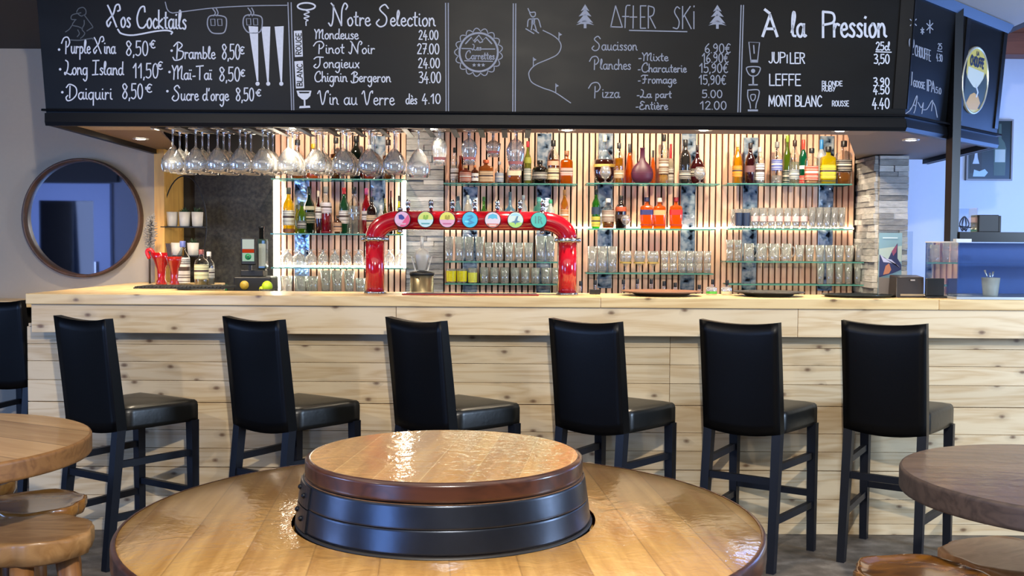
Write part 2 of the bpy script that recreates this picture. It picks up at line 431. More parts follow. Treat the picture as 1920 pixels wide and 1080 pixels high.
mb = MB(); stones(mb, 2.26, 2.44, 6.6, 0.03, 0, 1.98, 'x'); stones(mb, 6.605, 6.98, 2.245, 0.03, 0, 1.98, 'y'); mb.box(2.28, 2.44, 6.64, 6.98, 0, 1.98)
tag(mb.build('stone_pillar', m_stone), 'grey split-stone corner pillar at the right end of the back bar', 'column', kind='structure')
# end post and dark niche
m_post = wood('honey_post', '#e6b45c', '#c98d3c', 2, False, 0.4, 0.1)
struct(MB().box(-2.201, -2.14, 6.57, 6.98, 0.0, 1.99), 'trim_6', m_post)
tx = NT('black_panel'); nz = tx.n('TexNoise', Vector=tx.map((1, 1, 1)), Scale=45.0, Detail=3.0)
tx.bsdf(tx.ramp(nz.outputs[0], [(0.35, lin('#161613')), (0.7, lin('#37352e'))]), 0.6, 0, tx.bump(nz.outputs[0], 0.25, 0.006))
struct(MB().box(-2.06, -1.552, 6.93, 6.98, 0, 1.86), 'trim_7', tx.m)
struct(MB().box(-2.139, -2.06, 6.955, 6.984, 0, 2.62).box(-2.06, -1.552, 6.955, 6.984, 1.86, 2.62), 'trim_8', plain('#2c2924', 0.8))
# ------------------------------------------------------------------ LED lines
m_led = emit('#fff3dc', 30.0)
m_led_soft = emit('#ffe9cc', 26.0)
def led(name, label, x0, x1, y0, y1, z0, z1, mat, group=None):
    return tag(MB().box(x0, x1, y0, y1, z0, z1).build(name, mat), label, 'light', group)
# ================================================================== canopy with the menu boards
PB = [Vector((-2.172, 5.0, 0)), Vector((1.822, 5.0, 0)), Vector((2.62, 5.82, 0)), Vector((2.70, 6.98, 0)), Vector((-2.215, 6.59, 0))]
PT = [Vector((-2.20, 4.955, 0)), Vector((1.842, 4.955, 0)), Vector((2.661, 5.796, 0)), Vector((2.715, 6.98, 0)), Vector((-2.235, 6.59, 0))]
ZB, ZT, ZL = 1.960, 2.615, 2.055
def cz(i, z):
    k = (z-ZB)/(ZT-ZB); p = PB[i].lerp(PT[i], k); return Vector((p.x, p.y, z))
t = NT('chalkboard')
nz = t.n('TexNoise', Vector=t.map((1.5, 1.5, 3.5)), Scale=2.2, Detail=3.0)
c = t.ramp(nz.outputs[0], [(0.3, lin('#07080a')), (0.75, lin('#0e1013'))])
m_board = t.bsdf(c, t.math('ADD', t.math('MULTIPLY', nz.outputs[0], 0.12), 0.34), 0, None, Specular__IOR__Level=0.16)
m_trim = plain('#08090c', 0.35, Specular__IOR__Level=0.25)
canopy = thing('menu_canopy', 'black bar canopy carrying the chalkboard menus above the counter', 'canopy', (0, 5.4, 1.97))
CO = Vector((0, 5.4, 1.97))
def cbuild(mb, name, mat, par=canopy):
    for i, v in enumerate(mb.v): mb.v[i] = v - CO
    return mb.build(name, mat, par)
def wallq(mb, i, j, z0, z1, th):
    a, b = cz(i, z0), cz(j, z0); d, e = cz(i, z1), cz(j, z1)
    n = (b-a).cross(Vector((0, 0, 1))).normalized()   # outward for the order used here
    vs = [a, b, e, d, a-n*th, b-n*th, e-n*th, d-n*th]
    mb.add(vs, [(0,1,2,3),(7,6,5,4),(0,4,5,1),(1,5,6,2),(2,6,7,3),(3,7,4,0)])
    return n
mb = MB(); wallq(mb, 0, 1, ZB, ZT, 0.03); cbuild(mb, 'menu_fascia', m_board)
mb = MB(); n_fac = wallq(mb, 1, 2, ZB, ZT, 0.03); cbuild(mb, 'angled_fascia', m_board)
mb = MB(); wallq(mb, 2, 3, ZB, ZT, 0.03); cbuild(mb, 'side_fascia', m_board)
mb = MB(); wallq(mb, 4, 0, ZB, ZT, 0.03); cbuild(mb, 'end_panel', m_board)
def mould(mb, i, j, z0, z1, o0, o1, ext=0.0):
    a, b = cz(i, z0), cz(j, z0); a1, b1 = cz(i, z1), cz(j, z1)
    n = (b-a).cross(Vector((0, 0, 1))).normalized(); u = (b-a).normalized()*ext
    vs = [a+n*o0-u, b+n*o0+u, b1+n*o1+u, a1+n*o1-u, a-u, b+u, b1+u, a1-u]
    mb.add(vs, [(0,1,2,3),(7,6,5,4),(0,4,5,1),(1,5,6,2),(2,6,7,3),(3,7,4,0)])
mb = MB()
for i, j in ((0, 1), (1, 2), (2, 3)):
    mould(mb, i, j, 2.024, 2.034, 0.026, 0.022, 0.012); mould(mb, i, j, 1.975, 2.016, 0.016, 0.008, 0.004); mould(mb, i, j, 1.958, 1.975, 0.010, 0.016, 0.004)
cbuild(mb, 'base_moulding', m_trim)
mb = MB()
for i, j in ((0, 1), (1, 2), (2, 3)): mould(mb, i, j, 2.57, 2.612, 0.008, 0.03, 0.006)
mb.add([cz(1, 2.06)+Vector((-0.06, -0.006, 0)), cz(1, 2.06)+Vector((0.0, -0.008, 0)), cz(1, 2.57)+Vector((0.0, -0.008, 0)), cz(1, 2.57)+Vector((-0.06, -0.006, 0))], [(0, 1, 2, 3)])
for f0, f1 in ((0.0, 0.012), (0.43, 0.47), (0.52, 0.56), (0.95, 0.99)):
    a, b = cz(1, 2.06), cz(2, 2.06); a1, b1 = cz(1, 2.57), cz(2, 2.57)
    vs = [a.lerp(b, f0), a.lerp(b, f1), a1.lerp(b1, f1), a1.lerp(b1, f0)]; vs = [v+n_fac*0.008 for v in vs] + [v-n_fac*0.004 for v in vs]
    mb.add(vs, [(0,1,2,3),(7,6,5,4),(0,4,5,1),(1,5,6,2),(2,6,7,3),(3,7,4,0)])
cbuild(mb, 'panel_frame', m_trim)
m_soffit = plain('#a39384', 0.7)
mb = MB(); mb.box(-2.15, 1.80, 5.02, 5.45, 1.987, 2.0)
cbuild(mb, 'front_soffit', m_soffit)
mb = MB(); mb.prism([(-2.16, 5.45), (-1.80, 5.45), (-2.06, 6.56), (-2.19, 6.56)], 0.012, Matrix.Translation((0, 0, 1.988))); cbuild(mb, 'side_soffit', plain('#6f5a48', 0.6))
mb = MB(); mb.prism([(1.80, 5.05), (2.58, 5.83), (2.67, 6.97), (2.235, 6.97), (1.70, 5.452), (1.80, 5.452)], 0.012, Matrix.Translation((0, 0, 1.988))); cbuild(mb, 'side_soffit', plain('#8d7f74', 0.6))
mb = MB(); mb.box(-1.80, 1.74, 5.44, 5.452, 2.0, 2.16); cbuild(mb, 'inner_lip', m_soffit)
# recessed spotlights: ring, lens; the lamp's light itself sits just below
m_ring = plain('#d8d6d0', 0.3, 0.6); m_lens = emit('#fff4e0', 40.0)
sp = [(300, 242), (553, 240), (810, 241.5), (1063, 243.5), (1320, 243.5), (1575, 245)]
spot_xy = [(atz(px, py, 1.985), 'recessed spotlight in the canopy front strip, %s of the six' % nth(i, 6)) for i, (px, py) in enumerate(sp)]
spot_xy += [(atz(264, 260.5, 1.985), 'recessed spotlight under the left end of the canopy, above the round mirror'), (atz(1708, 262.5, 1.985), 'recessed spotlight under the right angled corner of the canopy')]
proto = None
for i, (p, lb) in enumerate(spot_xy):
    if proto is None:
        proto = thing('recessed_spotlight', lb, 'light', (p.x, p.y, 1.985), 0, 'recessed spotlights under the canopy')
        MB().lathe([(0.028, 0.0), (0.042, -0.004), (0.044, 0.0015)], 24, cap=False).build('trim_ring', m_ring, proto)
        MB().lathe([(0.001, -0.004), (0.018, -0.004), (0.028, 0.0)], 20, cap=False).build('lens', m_lens, proto)
    else: dup(proto, (p.x, p.y, 1.985), 0, lb)
    spot('recessed_spot_light', (p.x, p.y, 1.97), (p.x, p.y + 0.45, 0), 48, WARM, 120, 0.7, 0.03)
# spotlights over the aisle that wash the bottle wall
for lx in (-1.1, 0.35, 1.02, 1.72): spot('back_bar_spot_light', (lx, 6.15, 2.55), (lx, 6.95, 1.55), 80, WARM, 95, 0.8, 0.04)
spot('back_bar_spot_light', (1.35, 6.1, 2.5), (2.25, 6.8, 1.35), 75, WARM, 60, 0.8, 0.04)  # added spot that brightens the left face of the stone pillar
# black steel post and shelf in front of the angled corner
mb = MB(); pz = Vector((2.19, 5.33, 0))
post = thing('steel_post_shelf', 'black steel post with a shelf arm above the glass display case', 'shelf', (pz.x, pz.y, 1.48))
M45 = Matrix.Rotation(math.radians(14), 4, 'Z')
MB().box(-0.023, 0.023, -0.025, 0.025, -0.034, 1.135, M45).build('post', BLACKWOOD, post)
MB().box(0.0305, 1.5, -0.03, 0.15, -0.033, 0.016).build('shelf_arm', BLACKWOOD, post)
# ================================================================== chalk writing
def circ(cx, cy, rx, ry=None, a0=90, a1=450, n=10):
    ry = rx if ry is None else ry
    return [(cx+rx*math.cos(math.radians(a0+(a1-a0)*i/n)), cy+ry*math.sin(math.radians(a0+(a1-a0)*i/n))) for i in range(n+1)]
bowl = [(.75,.8),(.45,1),(.1,.75),(.07,.28),(.35,0),(.62,.22),(.77,.9)]
LOW = {
'a': (.95, [bowl, [(.78,1),(.75,.35),(.83,.04),(1.0,.12)]]),
'b': (.85, [[(.12,1.9),(.1,.1)], [(.1,.6),(.4,1),(.75,.6),(.5,.05),(.1,.1)]]),
'c': (.72, [[(.68,.82),(.42,1),(.1,.6),(.2,.1),(.5,0),(.75,.2)]]),
'd': (.95, [bowl, [(.8,1.9),(.76,.3),(.98,.05)]]),
'e': (.74, [[(.08,.5),(.62,.62),(.45,1),(.12,.8),(.1,.25),(.42,0),(.75,.22)]]),
'f': (.62, [[(.62,1.8),(.42,1.95),(.25,1.4),(.22,-.1)], [(0,1),(.55,1.03)]]),
'g': (.9, [bowl, [(.77,1),(.75,-.4),(.45,-.9),(.12,-.62)]]),
'h': (.9, [[(.12,1.9),(.1,0)], [(.1,.5),(.45,1),(.7,.7),(.7,.1),(.88,.04)]]),
'i': (.38, [[(.13,1),(.13,.2),(.36,.03)], [(.12,1.42),(.17,1.5)]]),
'j': (.45, [[(.25,1),(.22,-.5),(-.05,-.8)], [(.24,1.42),(.28,1.5)]]),
'k': (.82, [[(.12,1.9),(.1,0)], [(.68,1),(.13,.45),(.78,.0)]]),
'l': (.48, [[(.02,.35),(.36,1.5),(.24,1.95),(.1,1.4),(.14,.2),(.45,.06)]]),
'm': (1.3, [[(.08,1),(.08,0)], [(.08,.6),(.4,1),(.58,.6),(.58,0)], [(.58,.6),(.9,1),(1.1,.6),(1.1,.2),(1.28,.03)]]),
'n': (.9, [[(.08,1),(.08,0)], [(.08,.6),(.42,1),(.66,.7),(.68,.2),(.88,.04)]]),
'o': (.82, [[(.4,1),(.09,.65),(.2,.08),(.52,.03),(.74,.5),(.55,.97),(.36,.97)]]),
'p': (.9, [[(.12,1),(.1,-.85)], [(.1,.6),(.45,1),(.75,.55),(.5,.03),(.12,.15)]]),
'q': (.92, [bowl, [(.77,1),(.75,-.85)]]),
'r': (.66, [[(.1,1),(.1,0)], [(.1,.55),(.35,.95),(.62,.88)]]),
's': (.66, [[(.58,.85),(.35,1),(.13,.78),(.53,.35),(.4,.02),(.06,.12)]]),
't': (.6, [[(.28,1.7),(.24,.25),(.52,.03)], [(0,1.1),(.56,1.14)]]),
'u': (.9, [[(.1,1),(.1,.3),(.35,0),(.65,.3),(.72,1)], [(.72,1),(.72,.2),(.9,.03)]]),
'v': (.8, [[(.08,1),(.38,.02)], [(.38,.02),(.72,1)]]),
'x': (.75, [[(.08,1),(.68,0)], [(.68,1),(.08,0)]]),
'y': (.85, [[(.08,1),(.4,.1)], [(.72,1),(.2,-.85)]]),
'z': (.75, [[(.08,.95),(.66,.97)], [(.66,.97),(.06,.03)], [(.06,.03),(.72,.05)]]),
' ': (.6, []), '-': (.6, [[(.06,.5),(.5,.53)]]), '.': (.35, [[(.12,.02),(.17,.06)]]), ',': (.35, [[(.18,.1),(.08,-.3)]]), "'": (.35, [[(.18,1.9),(.08,1.5)]]),
}
LOW['\u00e8'] = (.74, LOW['e'][1] + [[(.2,1.6),(.42,1.3)]])
LOW['\u00ef'] = (.45, [LOW['i'][1][0], [(-.02,1.42),(.02,1.5)], [(.28,1.42),(.33,1.5)]])
CAP = {
'A': (.74, [[(0,0),(.34,1)], [(.34,1),(.68,0)], [(.12,.35),(.58,.35)]]),
'B': (.64, [[(.05,0),(.05,1)], [(.05,1),(.45,.92),(.45,.6),(.05,.53)], [(.05,.53),(.56,.42),(.54,.08),(.05,0)]]),
'C': (.62, [[(.56,.85),(.33,1),(.06,.62),(.12,.15),(.35,0),(.58,.15)]]),
'D': (.68, [[(.05,0),(.05,1)], [(.05,1),(.5,.85),(.58,.4),(.35,.05),(.05,0)]]),
'E': (.55, [[(.05,0),(.05,1)], [(.05,1),(.48,1)], [(.05,.52),(.42,.52)], [(.05,0),(.5,0)]]),
'F': (.55, [[(.05,0),(.05,1)], [(.05,1),(.5,1)], [(.05,.52),(.42,.52)]]),
'G': (.66, [[(.56,.85),(.33,1),(.06,.62),(.12,.15),(.35,0),(.58,.2),(.58,.45)], [(.58,.45),(.36,.45)]]),
'H': (.66, [[(.05,0),(.05,1)], [(.56,0),(.56,1)], [(.05,.5),(.56,.5)]]),
'I': (.28, [[(.12,0),(.12,1)]]),
'J': (.5, [[(.4,1),(.4,.2),(.22,0),(.04,.15)]]),
'K': (.62, [[(.05,0),(.05,1)], [(.55,1),(.06,.45)], [(.2,.55),(.58,0)]]),
'L': (.52, [[(.05,1),(.05,0)], [(.05,0),(.48,0)]]),
'M': (.85, [[(.05,0),(.1,1)], [(.1,1),(.4,.2)], [(.4,.2),(.7,1)], [(.7,1),(.76,0)]]),
'N': (.68, [[(.05,0),(.05,1)], [(.05,1),(.58,0)], [(.58,0),(.58,1)]]),
'O': (.68, [circ(.32,.5,.28,.5)]),
'P': (.6, [[(.05,0),(.05,1)], [(.05,1),(.5,.93),(.52,.6),(.05,.48)]]),
'R': (.62, [[(.05,0),(.05,1)], [(.05,1),(.48,.92),(.48,.6),(.05,.5)], [(.22,.52),(.56,0)]]),
'S': (.56, [[(.48,.88),(.28,1),(.08,.78),(.46,.35),(.3,.02),(.04,.12)]]),
'T': (.6, [[(.0,1),(.56,1)], [(.28,1),(.28,0)]]),
'U': (.64, [[(.05,1),(.05,.25),(.3,0),(.55,.25),(.55,1)]]),
'V': (.64, [[(.02,1),(.3,0)], [(.3,0),(.58,1)]]),
'Y': (.6, [[(.02,1),(.28,.5)], [(.56,1),(.18,0)]]),
'0': (.58, [circ(.27,.5,.22,.5)]), '1': (.42, [[(.05,.7),(.28,1)], [(.28,1),(.28,0)]]),
'2': (.56, [[(.06,.8),(.25,1),(.46,.75),(.06,.02)], [(.06,.02),(.5,.02)]]),
'3': (.55, [[(.06,.95),(.35,1),(.44,.75),(.2,.53)], [(.2,.53),(.48,.4),(.4,.03),(.05,.05)]]),
'4': (.58, [[(.3,1),(.04,.3)], [(.04,.3),(.52,.32)], [(.36,.55),(.34,-.1)]]),
'5': (.55, [[(.46,1),(.1,1)], [(.1,1),(.08,.55)], [(.08,.55),(.4,.58),(.46,.2),(.25,0),(.04,.08)]]),
'6': (.56, [[(.42,1),(.12,.6),(.08,.2),(.28,0),(.48,.22),(.3,.48),(.08,.3)]]),
'7': (.55, [[(.04,1),(.48,1)], [(.48,1),(.18,0)], [(.12,.5),(.45,.52)]]),
'8': (.58, [[(.42,.85),(.25,1),(.08,.8),(.46,.3),(.28,0),(.07,.22),(.45,.75),(.42,.85)]]),
'9': (.56, [[(.46,.75),(.28,1),(.07,.72),(.25,.5),(.46,.72)], [(.46,.75),(.4,.2),(.12,0)]]),
'\u20ac': (.55, [[(.5,.9),(.3,1),(.12,.6),(.16,.15),(.34,0),(.5,.1)], [(.0,.6),(.38,.6)], [(.0,.42),(.35,.42)]]),
}
CAP['\u00c0'] = (.74, CAP['A'][1] + [[(.1,1.25),(.32,1.08)]])
SCR = {
'\u2115': (.85, [[(0,1),(.2,.72),(.62,0)], [(.22,.22),(.05,0),(-.06,.2),(.12,.38),(.4,.62),(.55,.98),(.78,1.05),(.86,.82),(.7,.74)]]),
'N': (.85, [[(-.05,.12),(.08,-.02),(.17,.3),(.2,.95)], [(.08,1.05),(.22,.85),(.6,0)], [(.6,0),(.62,.7),(.76,1.05),(.9,.92),(.82,.76)]]),
'P': (.7, [[(.3,.75),(.27,-.03)], [(-.12,.62),(.1,.95),(.45,1),(.62,.7),(.45,.42),(.28,.42)]]),
'L': (.62, [[(.1,1),(.3,.85),(.28,.4),(.08,.0),(.02,.15),(.25,.1),(.55,0),(.66,.12)]]),
'D': (.82, [[(.28,.88),(.26,.08)], [(.02,.78),(.25,1),(.68,.8),(.74,.35),(.45,.0),(.12,-.1),(0,.1),(.12,.25)]]),
'S': (.66, [[(.6,.82),(.42,1),(.17,.78),(.5,.42),(.46,.08),(.2,-.04),(.0,.12),(.14,.3)]]),
'B': (.7, [[(.26,.9),(.2,0)], [(0,.75),(.3,1),(.58,.8),(.26,.5)], [(.26,.5),(.64,.4),(.55,.02),(.1,-.1),(-.06,.08)]]),
'M': (.98, [[(0,1),(.16,.6),(.14,0)], [(.16,.55),(.46,1),(.5,.05)], [(.5,.55),(.84,.98),(.8,.15),(.96,.0)]]),
'C': (.7, [[(.62,.75),(.56,1),(.28,.9),(.08,.45),(.2,.05),(.5,0),(.72,.18)]]),
'J': (.68, [[(-.05,.82),(.2,1),(.72,.98)], [(.45,.97),(.42,.3),(.18,-.02),(-.06,.12),(.1,.33)]]),
'V': (.75, [[(-.05,.78),(.1,1),(.18,.5),(.3,0),(.44,.3),(.55,.85),(.72,1),(.72,.84)]]),
'F': (.7, [[(0,.85),(.2,1),(.72,.98)], [(.42,.97),(.36,.1),(.14,0)], [(.18,.5),(.58,.52)]]),
'E': (.62, [[(.56,.88),(.3,1),(.14,.75),(.4,.55),(.1,.4),(.1,.05),(.38,0),(.62,.15)]]),
'I': (.6, [[(.05,.98),(.6,1)], [(.33,.98),(.28,.02)], [(.02,.0),(.52,.03)]]),
'T': (.65, [[(0,.95),(.62,1)], [(.32,.98),(.3,0)]]),
}
class Chalk:
    """collects strokes given in photograph pixels and lays them as thin chalk ribbons on one face of the canopy"""
    def __init__(s, p0, n): s.p0 = p0; s.nrm = n; s.mb = MB(); s.lift = 0.0012
    def P(s, x, y): return atp(x, y, s.p0, s.nrm) + s.nrm * s.lift - CO
    def line(s, pts, w, smooth=True, closed=False):
        pts = [Vector((p[0], p[1], 0)) for p in pts]
        if smooth and (len(pts) > 2): pts = smooth_path(pts, 5, closed)
        L = len(pts); vs = []
        for i, p in enumerate(pts):
            a = pts[(i-1) % L] if (closed or i) else p; b = pts[(i+1) % L] if (closed or i < L-1) else p
            d = (b-a); d = d.normalized() if d.length > 1e-6 else Vector((1, 0, 0))
            nn = Vector((-d.y, d.x, 0))*w/2
            if not closed and i == 0: p = p - d*w*0.3
            if not closed and i == L-1: p = p + d*w*0.3
            vs += [s.P(*(p+nn)[:2]), s.P(*(p-nn)[:2])]
        fs = [(2*i, 2*i+1, 2*((i+1) % L)+1, 2*((i+1) % L)) for i in range(L if closed else L-1)]
        s.mb.add(vs, fs)
    def fill(s, poly, lift=0.0):
        s.mb.add([s.P(*p) + s.nrm*lift for p in poly], [list(range(len(poly)))])
    def dot(s, x, y, r): s.fill([(x+r*math.cos(a*math.pi/5), y+r*math.sin(a*math.pi/5)) for a in range(10)])
    def text(s, st, x0, x1, base, xh, cap=None, w=2.0, script=True, slope=0.006, base1=None):
        cap = cap or xh*2.1; adv = 0.0; items = []
        for ch in st:
            if ch in LOW and not ch.isdigit(): g, sc = LOW[ch], xh
            elif script and ch in SCR: g, sc = SCR[ch], cap
            elif ch in CAP: g, sc = CAP[ch], cap
            else: continue
            items.append((adv, sc, g)); adv += g[0]*sc + xh*0.10
        k = (x1-x0)/max(adv, 1e-6)
        sl = slope if base1 is None else (base1-base)/(x1-x0)
        for a, sc, g in items:
            for stroke in g[1]:
                q = []
                for gx, gy in stroke:
                    X = x0 + (a+gx*sc)*k; q.append((X, base + (X-x0)*sl - gy*sc))
                s.line(q, w)
    def rows(s, items, mat, wf, script=True):
        """each written item and each price is a part of its own"""
        for a in items:
            q = Chalk(s.p0, s.nrm); q.text(a[0], a[1], a[2], a[3], a[4], a[5], wf(a), script)
            q.build('chalk_price' if a[0][0] in '0123456789\u20ac' else 'chalk_item', mat)
    def build(s, name, mat, label=None):
        return tag(s.mb.build(name, mat, canopy), label)
m_chalk = plain('#c9ccd6', 0.9, 0, 0.12, 90)
m_chalk_dim = plain('#8f93a0', 0.9, 0, 0.15, 90)
m_chalk_faint = plain('#4d5258', 0.9, 0, 0.2, 90)
P0F, NF = cz(0, 2.3), (cz(1, ZB)-cz(0, ZB)).cross(cz(0, ZT)-cz(0, ZB)).normalized()
if NF.y > 0: NF = -NF
P0A, NA = cz(1, 2.3), (cz(2, ZB)-cz(1, ZB)).cross(cz(1, ZT)-cz(1, ZB)).normalized()
if NA.y > 0: NA = -NA
E = '\u20ac'
# --- cocktails
k = Chalk(P0F, NF)
k.text('\u2115os Cocktails', 202, 351, 50, 18, 40, 3.0, base1=55)
k.build('chalk_title', m_chalk)
k = Chalk(P0F, NF); k.line([(221,55),(228,63),(250,66),(290,59),(312,57),(323,60),(321,64)], 3); k.build('chalk_underline', m_chalk)
for x, y in ((111,93),(113,130),(117,173),(322,95),(318,135),(314,171)): k = Chalk(P0F, NF); k.dot(x, y, 2.4); k.build('chalk_bullet', m_chalk)
LIST = []
for a in (('Purple \u2115ina',118,218,100,13,30),('8,50',236,280,104,13,27),(E,281,293,90,8,14),('Long Island',121,233,140,13,27),('11,50',249,299,146,13,27),(E,294,307,130,8,14),
          ('Daiquiri',124,212,186,13,28),('8,50',229,270,185,13,28),(E,273,287,173,8,15),('Bramble',326,405,110,12,31),('8,50',416,452,111,12,28),(E,448,460,101,8,13),
          ('Ma\u00ef-Ta\u00ef',323,399,149,12,26),('8,50',411,452,152,12,26),(E,450,461,143,8,12),("Sucre d'orge",323,430,188,12,28),('8,50',442,478,189,12,24),(E,480,491,180,8,12)): LIST.append(a)
k.rows(LIST, m_chalk, lambda a: 2.3)
k = Chalk(P0F, NF)
for p, x in (([(466,49),(484,50),(484.5,152),(481.5,152)], 483), ([(490,50),(507,50),(504,153),(501,153)], 503), ([(515,50),(532,49),(529,153),(526,153)], 527.5)):
    k = Chalk(P0F, NF); k.fill(p); k.dot(x, 157, 4); k.build('chalk_flute_drawing', m_chalk)
k = Chalk(P0F, NF)
k.line([(310,4),(314,18),(322,24),(335,23),(400,15),(470,11),(538,10)], 1.8)
for dx, dy, s_ in ((0,0,1), (67,-1,1)):
    k.line([(398+dx,15),(404+dx,24),(400+dx,30)], 2); k.line([(405+dx,15),(409+dx,24),(406+dx,30)], 2)
    k.line([(394+dx,30+dy),(420+dx,31+dy),(425+dx,42+dy),(421+dx,60+dy),(408+dx,63+dy),(396+dx,60+dy),(389+dx,46+dy)], 2.2, closed=True)
    for wx in (395, 408): k.line([(wx+dx,36+dy),(wx+8+dx,36+dy),(wx+8.5+dx,48+dy),(wx+1+dx,48+dy)], 1.6, smooth=False, closed=True)
k.build('chalk_gondola_drawing', m_chalk_dim, 'chalk drawing of two ski-lift gondolas on a cable')
k = Chalk(P0F, NF)
for p in ([(144,22),(148,16),(156,14),(161,19),(161,26),(156,29)], [(144,24),(152,30),(158,28)], [(158,28),(164,36),(174,50),(171,53)], [(152,24),(136,28),(134,36),(143,37)], [(141,38),(136,47),(147,50),(155,54)],
          [(158,38),(158,46),(154,55),(159,62),(156,68),(151,72)], [(146,56),(149,63),(145,69)], [(123,60),(130,55),(135,48)], [(171,53),(163,58)]): k.line(p, 1.8)
k.line([(132,75),(150,75.5),(172,72),(175,74)], 2.4)
k.build('chalk_skier_sketch', m_chalk_faint, 'faint chalk sketch of a crouching skier')
# --- dividers
for xa, xb, ya, yb in ((540,547,5,207), (546,551,5,207), (835.5,836.5,6,209), (840.5,841,6,209), (962.5,961.5,7,210), (967,966,7,210), (1389.5,1383.5,10,210), (1394,1388,10,210)):
    k = Chalk(P0F, NF); k.line([(xa, ya), (xb, yb)], 2.0); k.build('chalk_divider_line', m_chalk_dim)
# --- wines
k = Chalk(P0F, NF)
k.text('Notre Selection', 618, 818, 48, 15, 40, 2.6)
k.build('chalk_title', m_chalk)
k.rows((('Mondeuse',590,673,73,10,18),('Pinot Noir',591,704,100,10,22),('Jongieux',590,675,127,10,20),('Chignin Bergeron',589,734,153,10,19),('24.00',785,823,74,8,17),('27.00',782,825,101,8,19),('24.00',784,826,127,8,18),
          ('34.00',785,828,155,8,20),('Vin au Verre',597,741,196,13,26),('d\u00e8s',761,783,195,10,20),('4.10',791,828,194,9,18)), m_chalk, lambda a: 2.1)
k = Chalk(P0F, NF)
k.line([(p[0], p[1]) for p in circ(574.5,12,16.5,6.5,0,340,12)], 3, closed=True)
k.line([(574,20),(580,23),(570,27),(580,31),(570,34),(578,38),(574,40),(574,48)], 2)
k.fill([(551,58),(566,57),(568,106),(553,107)]); k.fill([(552,115),(568,114),(570.5,165),(555,166)])
k.fill([(556,170),(584,170),(582,180),(576,186),(571,188),(566,186),(559,180)]); k.line([(571,186),(571.5,199)], 3)
k.fill([(562,199),(581,198),(582,202),(561,203)])
k.build('chalk_icon_drawing', m_chalk, 'chalk corkscrew, two white tags and a goblet')
k = Chalk(P0F, NF); k.lift = 0.0022
def vtext(st, x, y0, y1, h, w):
    adv = sum(CAP[ch][0] for ch in st)+0.08*len(st); sc = (y0-y1)/adv; p = 0.0
    for ch in st:
        for stroke in CAP[ch][1]: k.line([(x - gy*h + (y0-(p+gx)*sc-60)*0.0, y0-(p+gx)*sc) for gx, gy in stroke], w)
        p += CAP[ch][0]+0.08
vtext('ROUGE', 565, 103, 61, 10, 1.7); k.build('tag_lettering', m_board, 'dark letters on the upper white tag')
k = Chalk(P0F, NF); k.lift = 0.0022
vtext('BLANC', 567, 162, 119, 10, 1.7); k.build('tag_lettering', m_board, 'dark letters on the lower white tag')
k = Chalk(P0F, NF); k.lift = 0.0022; k.fill([(560,172),(581,172),(579,175),(562,175)]); k.build('wine_surface', m_board)
# --- house emblem
k = Chalk(P0F, NF)
N_ = 17; pts = []
for i in range(N_*6):
    a = 2*math.pi*i/(N_*6); r = 41.5 + 3.2*abs(math.sin(N_*a/2))*2 - 2.6; pts.append((897.5+r*math.cos(a), 98+r*math.sin(a)))
k.line(pts, 1.8, smooth=False, closed=True)
k.line([(897.5+36*math.cos(i*math.pi/20), 98+36*math.sin(i*math.pi/20)) for i in range(40)], 3.6, smooth=False, closed=True)
for p in ([(873,82),(884,70),(888,77),(898,66),(905,76),(911,70),(922,82)], [(890,79),(895,74),(900,80),(905,78)]): k.line(p, 2.4, smooth=False)
k.line([(866,91),(885,91.5)], 2); k.line([(903,92),(928,92)], 2); k.line([(871,114),(924,115)], 1.8)
k.text('Les', 885, 903, 94, 5, 11, 1.6); k.text('Carrettes', 872, 928, 111, 7, 16, 1.9)
for x in (889, 898, 906):
    k.fill([(x+(4 if i % 2 == 0 else 1.8)*math.sin(i*math.pi/5), 122-(4 if i % 2 == 0 else 1.8)*math.cos(i*math.pi/5)) for i in range(10)])
k.build('chalk_emblem', m_chalk_dim, 'round chalk emblem with mountain peaks and three stars')
# --- after ski
k = Chalk(P0F, NF)
def glyph(g, x0, y0, x1, y1, w):
    for st in g: k.line([(x0+(x1-x0)*p[0], y1-(y1-y0)*p[1]) for p in st], w, smooth=len(st) > 2)
glyph([[(0,0),(.4,1)], [(.4,1),(.95,0)], [(0,.02),(.95,.0)]], 1145, 11, 1168, 51, 2)
glyph([[(.9,1),(.45,.95),(.35,.5),(.3,0)], [(0,.5),(.75,.5)]], 1167, 10, 1183, 52, 2)
glyph([[(.5,1),(.45,0)], [(0,.5),(1,.5)]], 1181, 11, 1194, 53, 2)
glyph([[(.2,0),(.2,1)], [(.2,1),(.95,1)], [(.2,.5),(.8,.5)], [(.2,0),(.9,0)]], 1198, 11, 1212, 53, 2)
glyph([[(.1,0),(.1,1)], [(.1,1),(.8,.9),(.7,.6),(.1,.5)], [(.3,.5),(1,0)]], 1214, 11, 1229, 53, 2)
k.build('chalk_title', m_chalk_dim); k = Chalk(P0F, NF)
glyph([[(.9,.92),(.5,1),(.2,.75),(.8,.35),(.6,.02),(.0,.05)]], 1262, 13, 1276, 54, 2)
glyph([[(.1,0),(.1,1)], [(.9,1),(.12,.5)], [(.3,.6),(1,0)]], 1278, 12, 1296, 54, 2)
glyph([[(.5,0),(.5,.75)], [(.5,.95),(.55,1)]], 1297, 11, 1305, 54, 2)
k.build('chalk_title', m_chalk_dim); k = Chalk(P0F, NF); k.line([(1180,57),(1288,59.5)], 2); k.build('chalk_underline', m_chalk_dim)
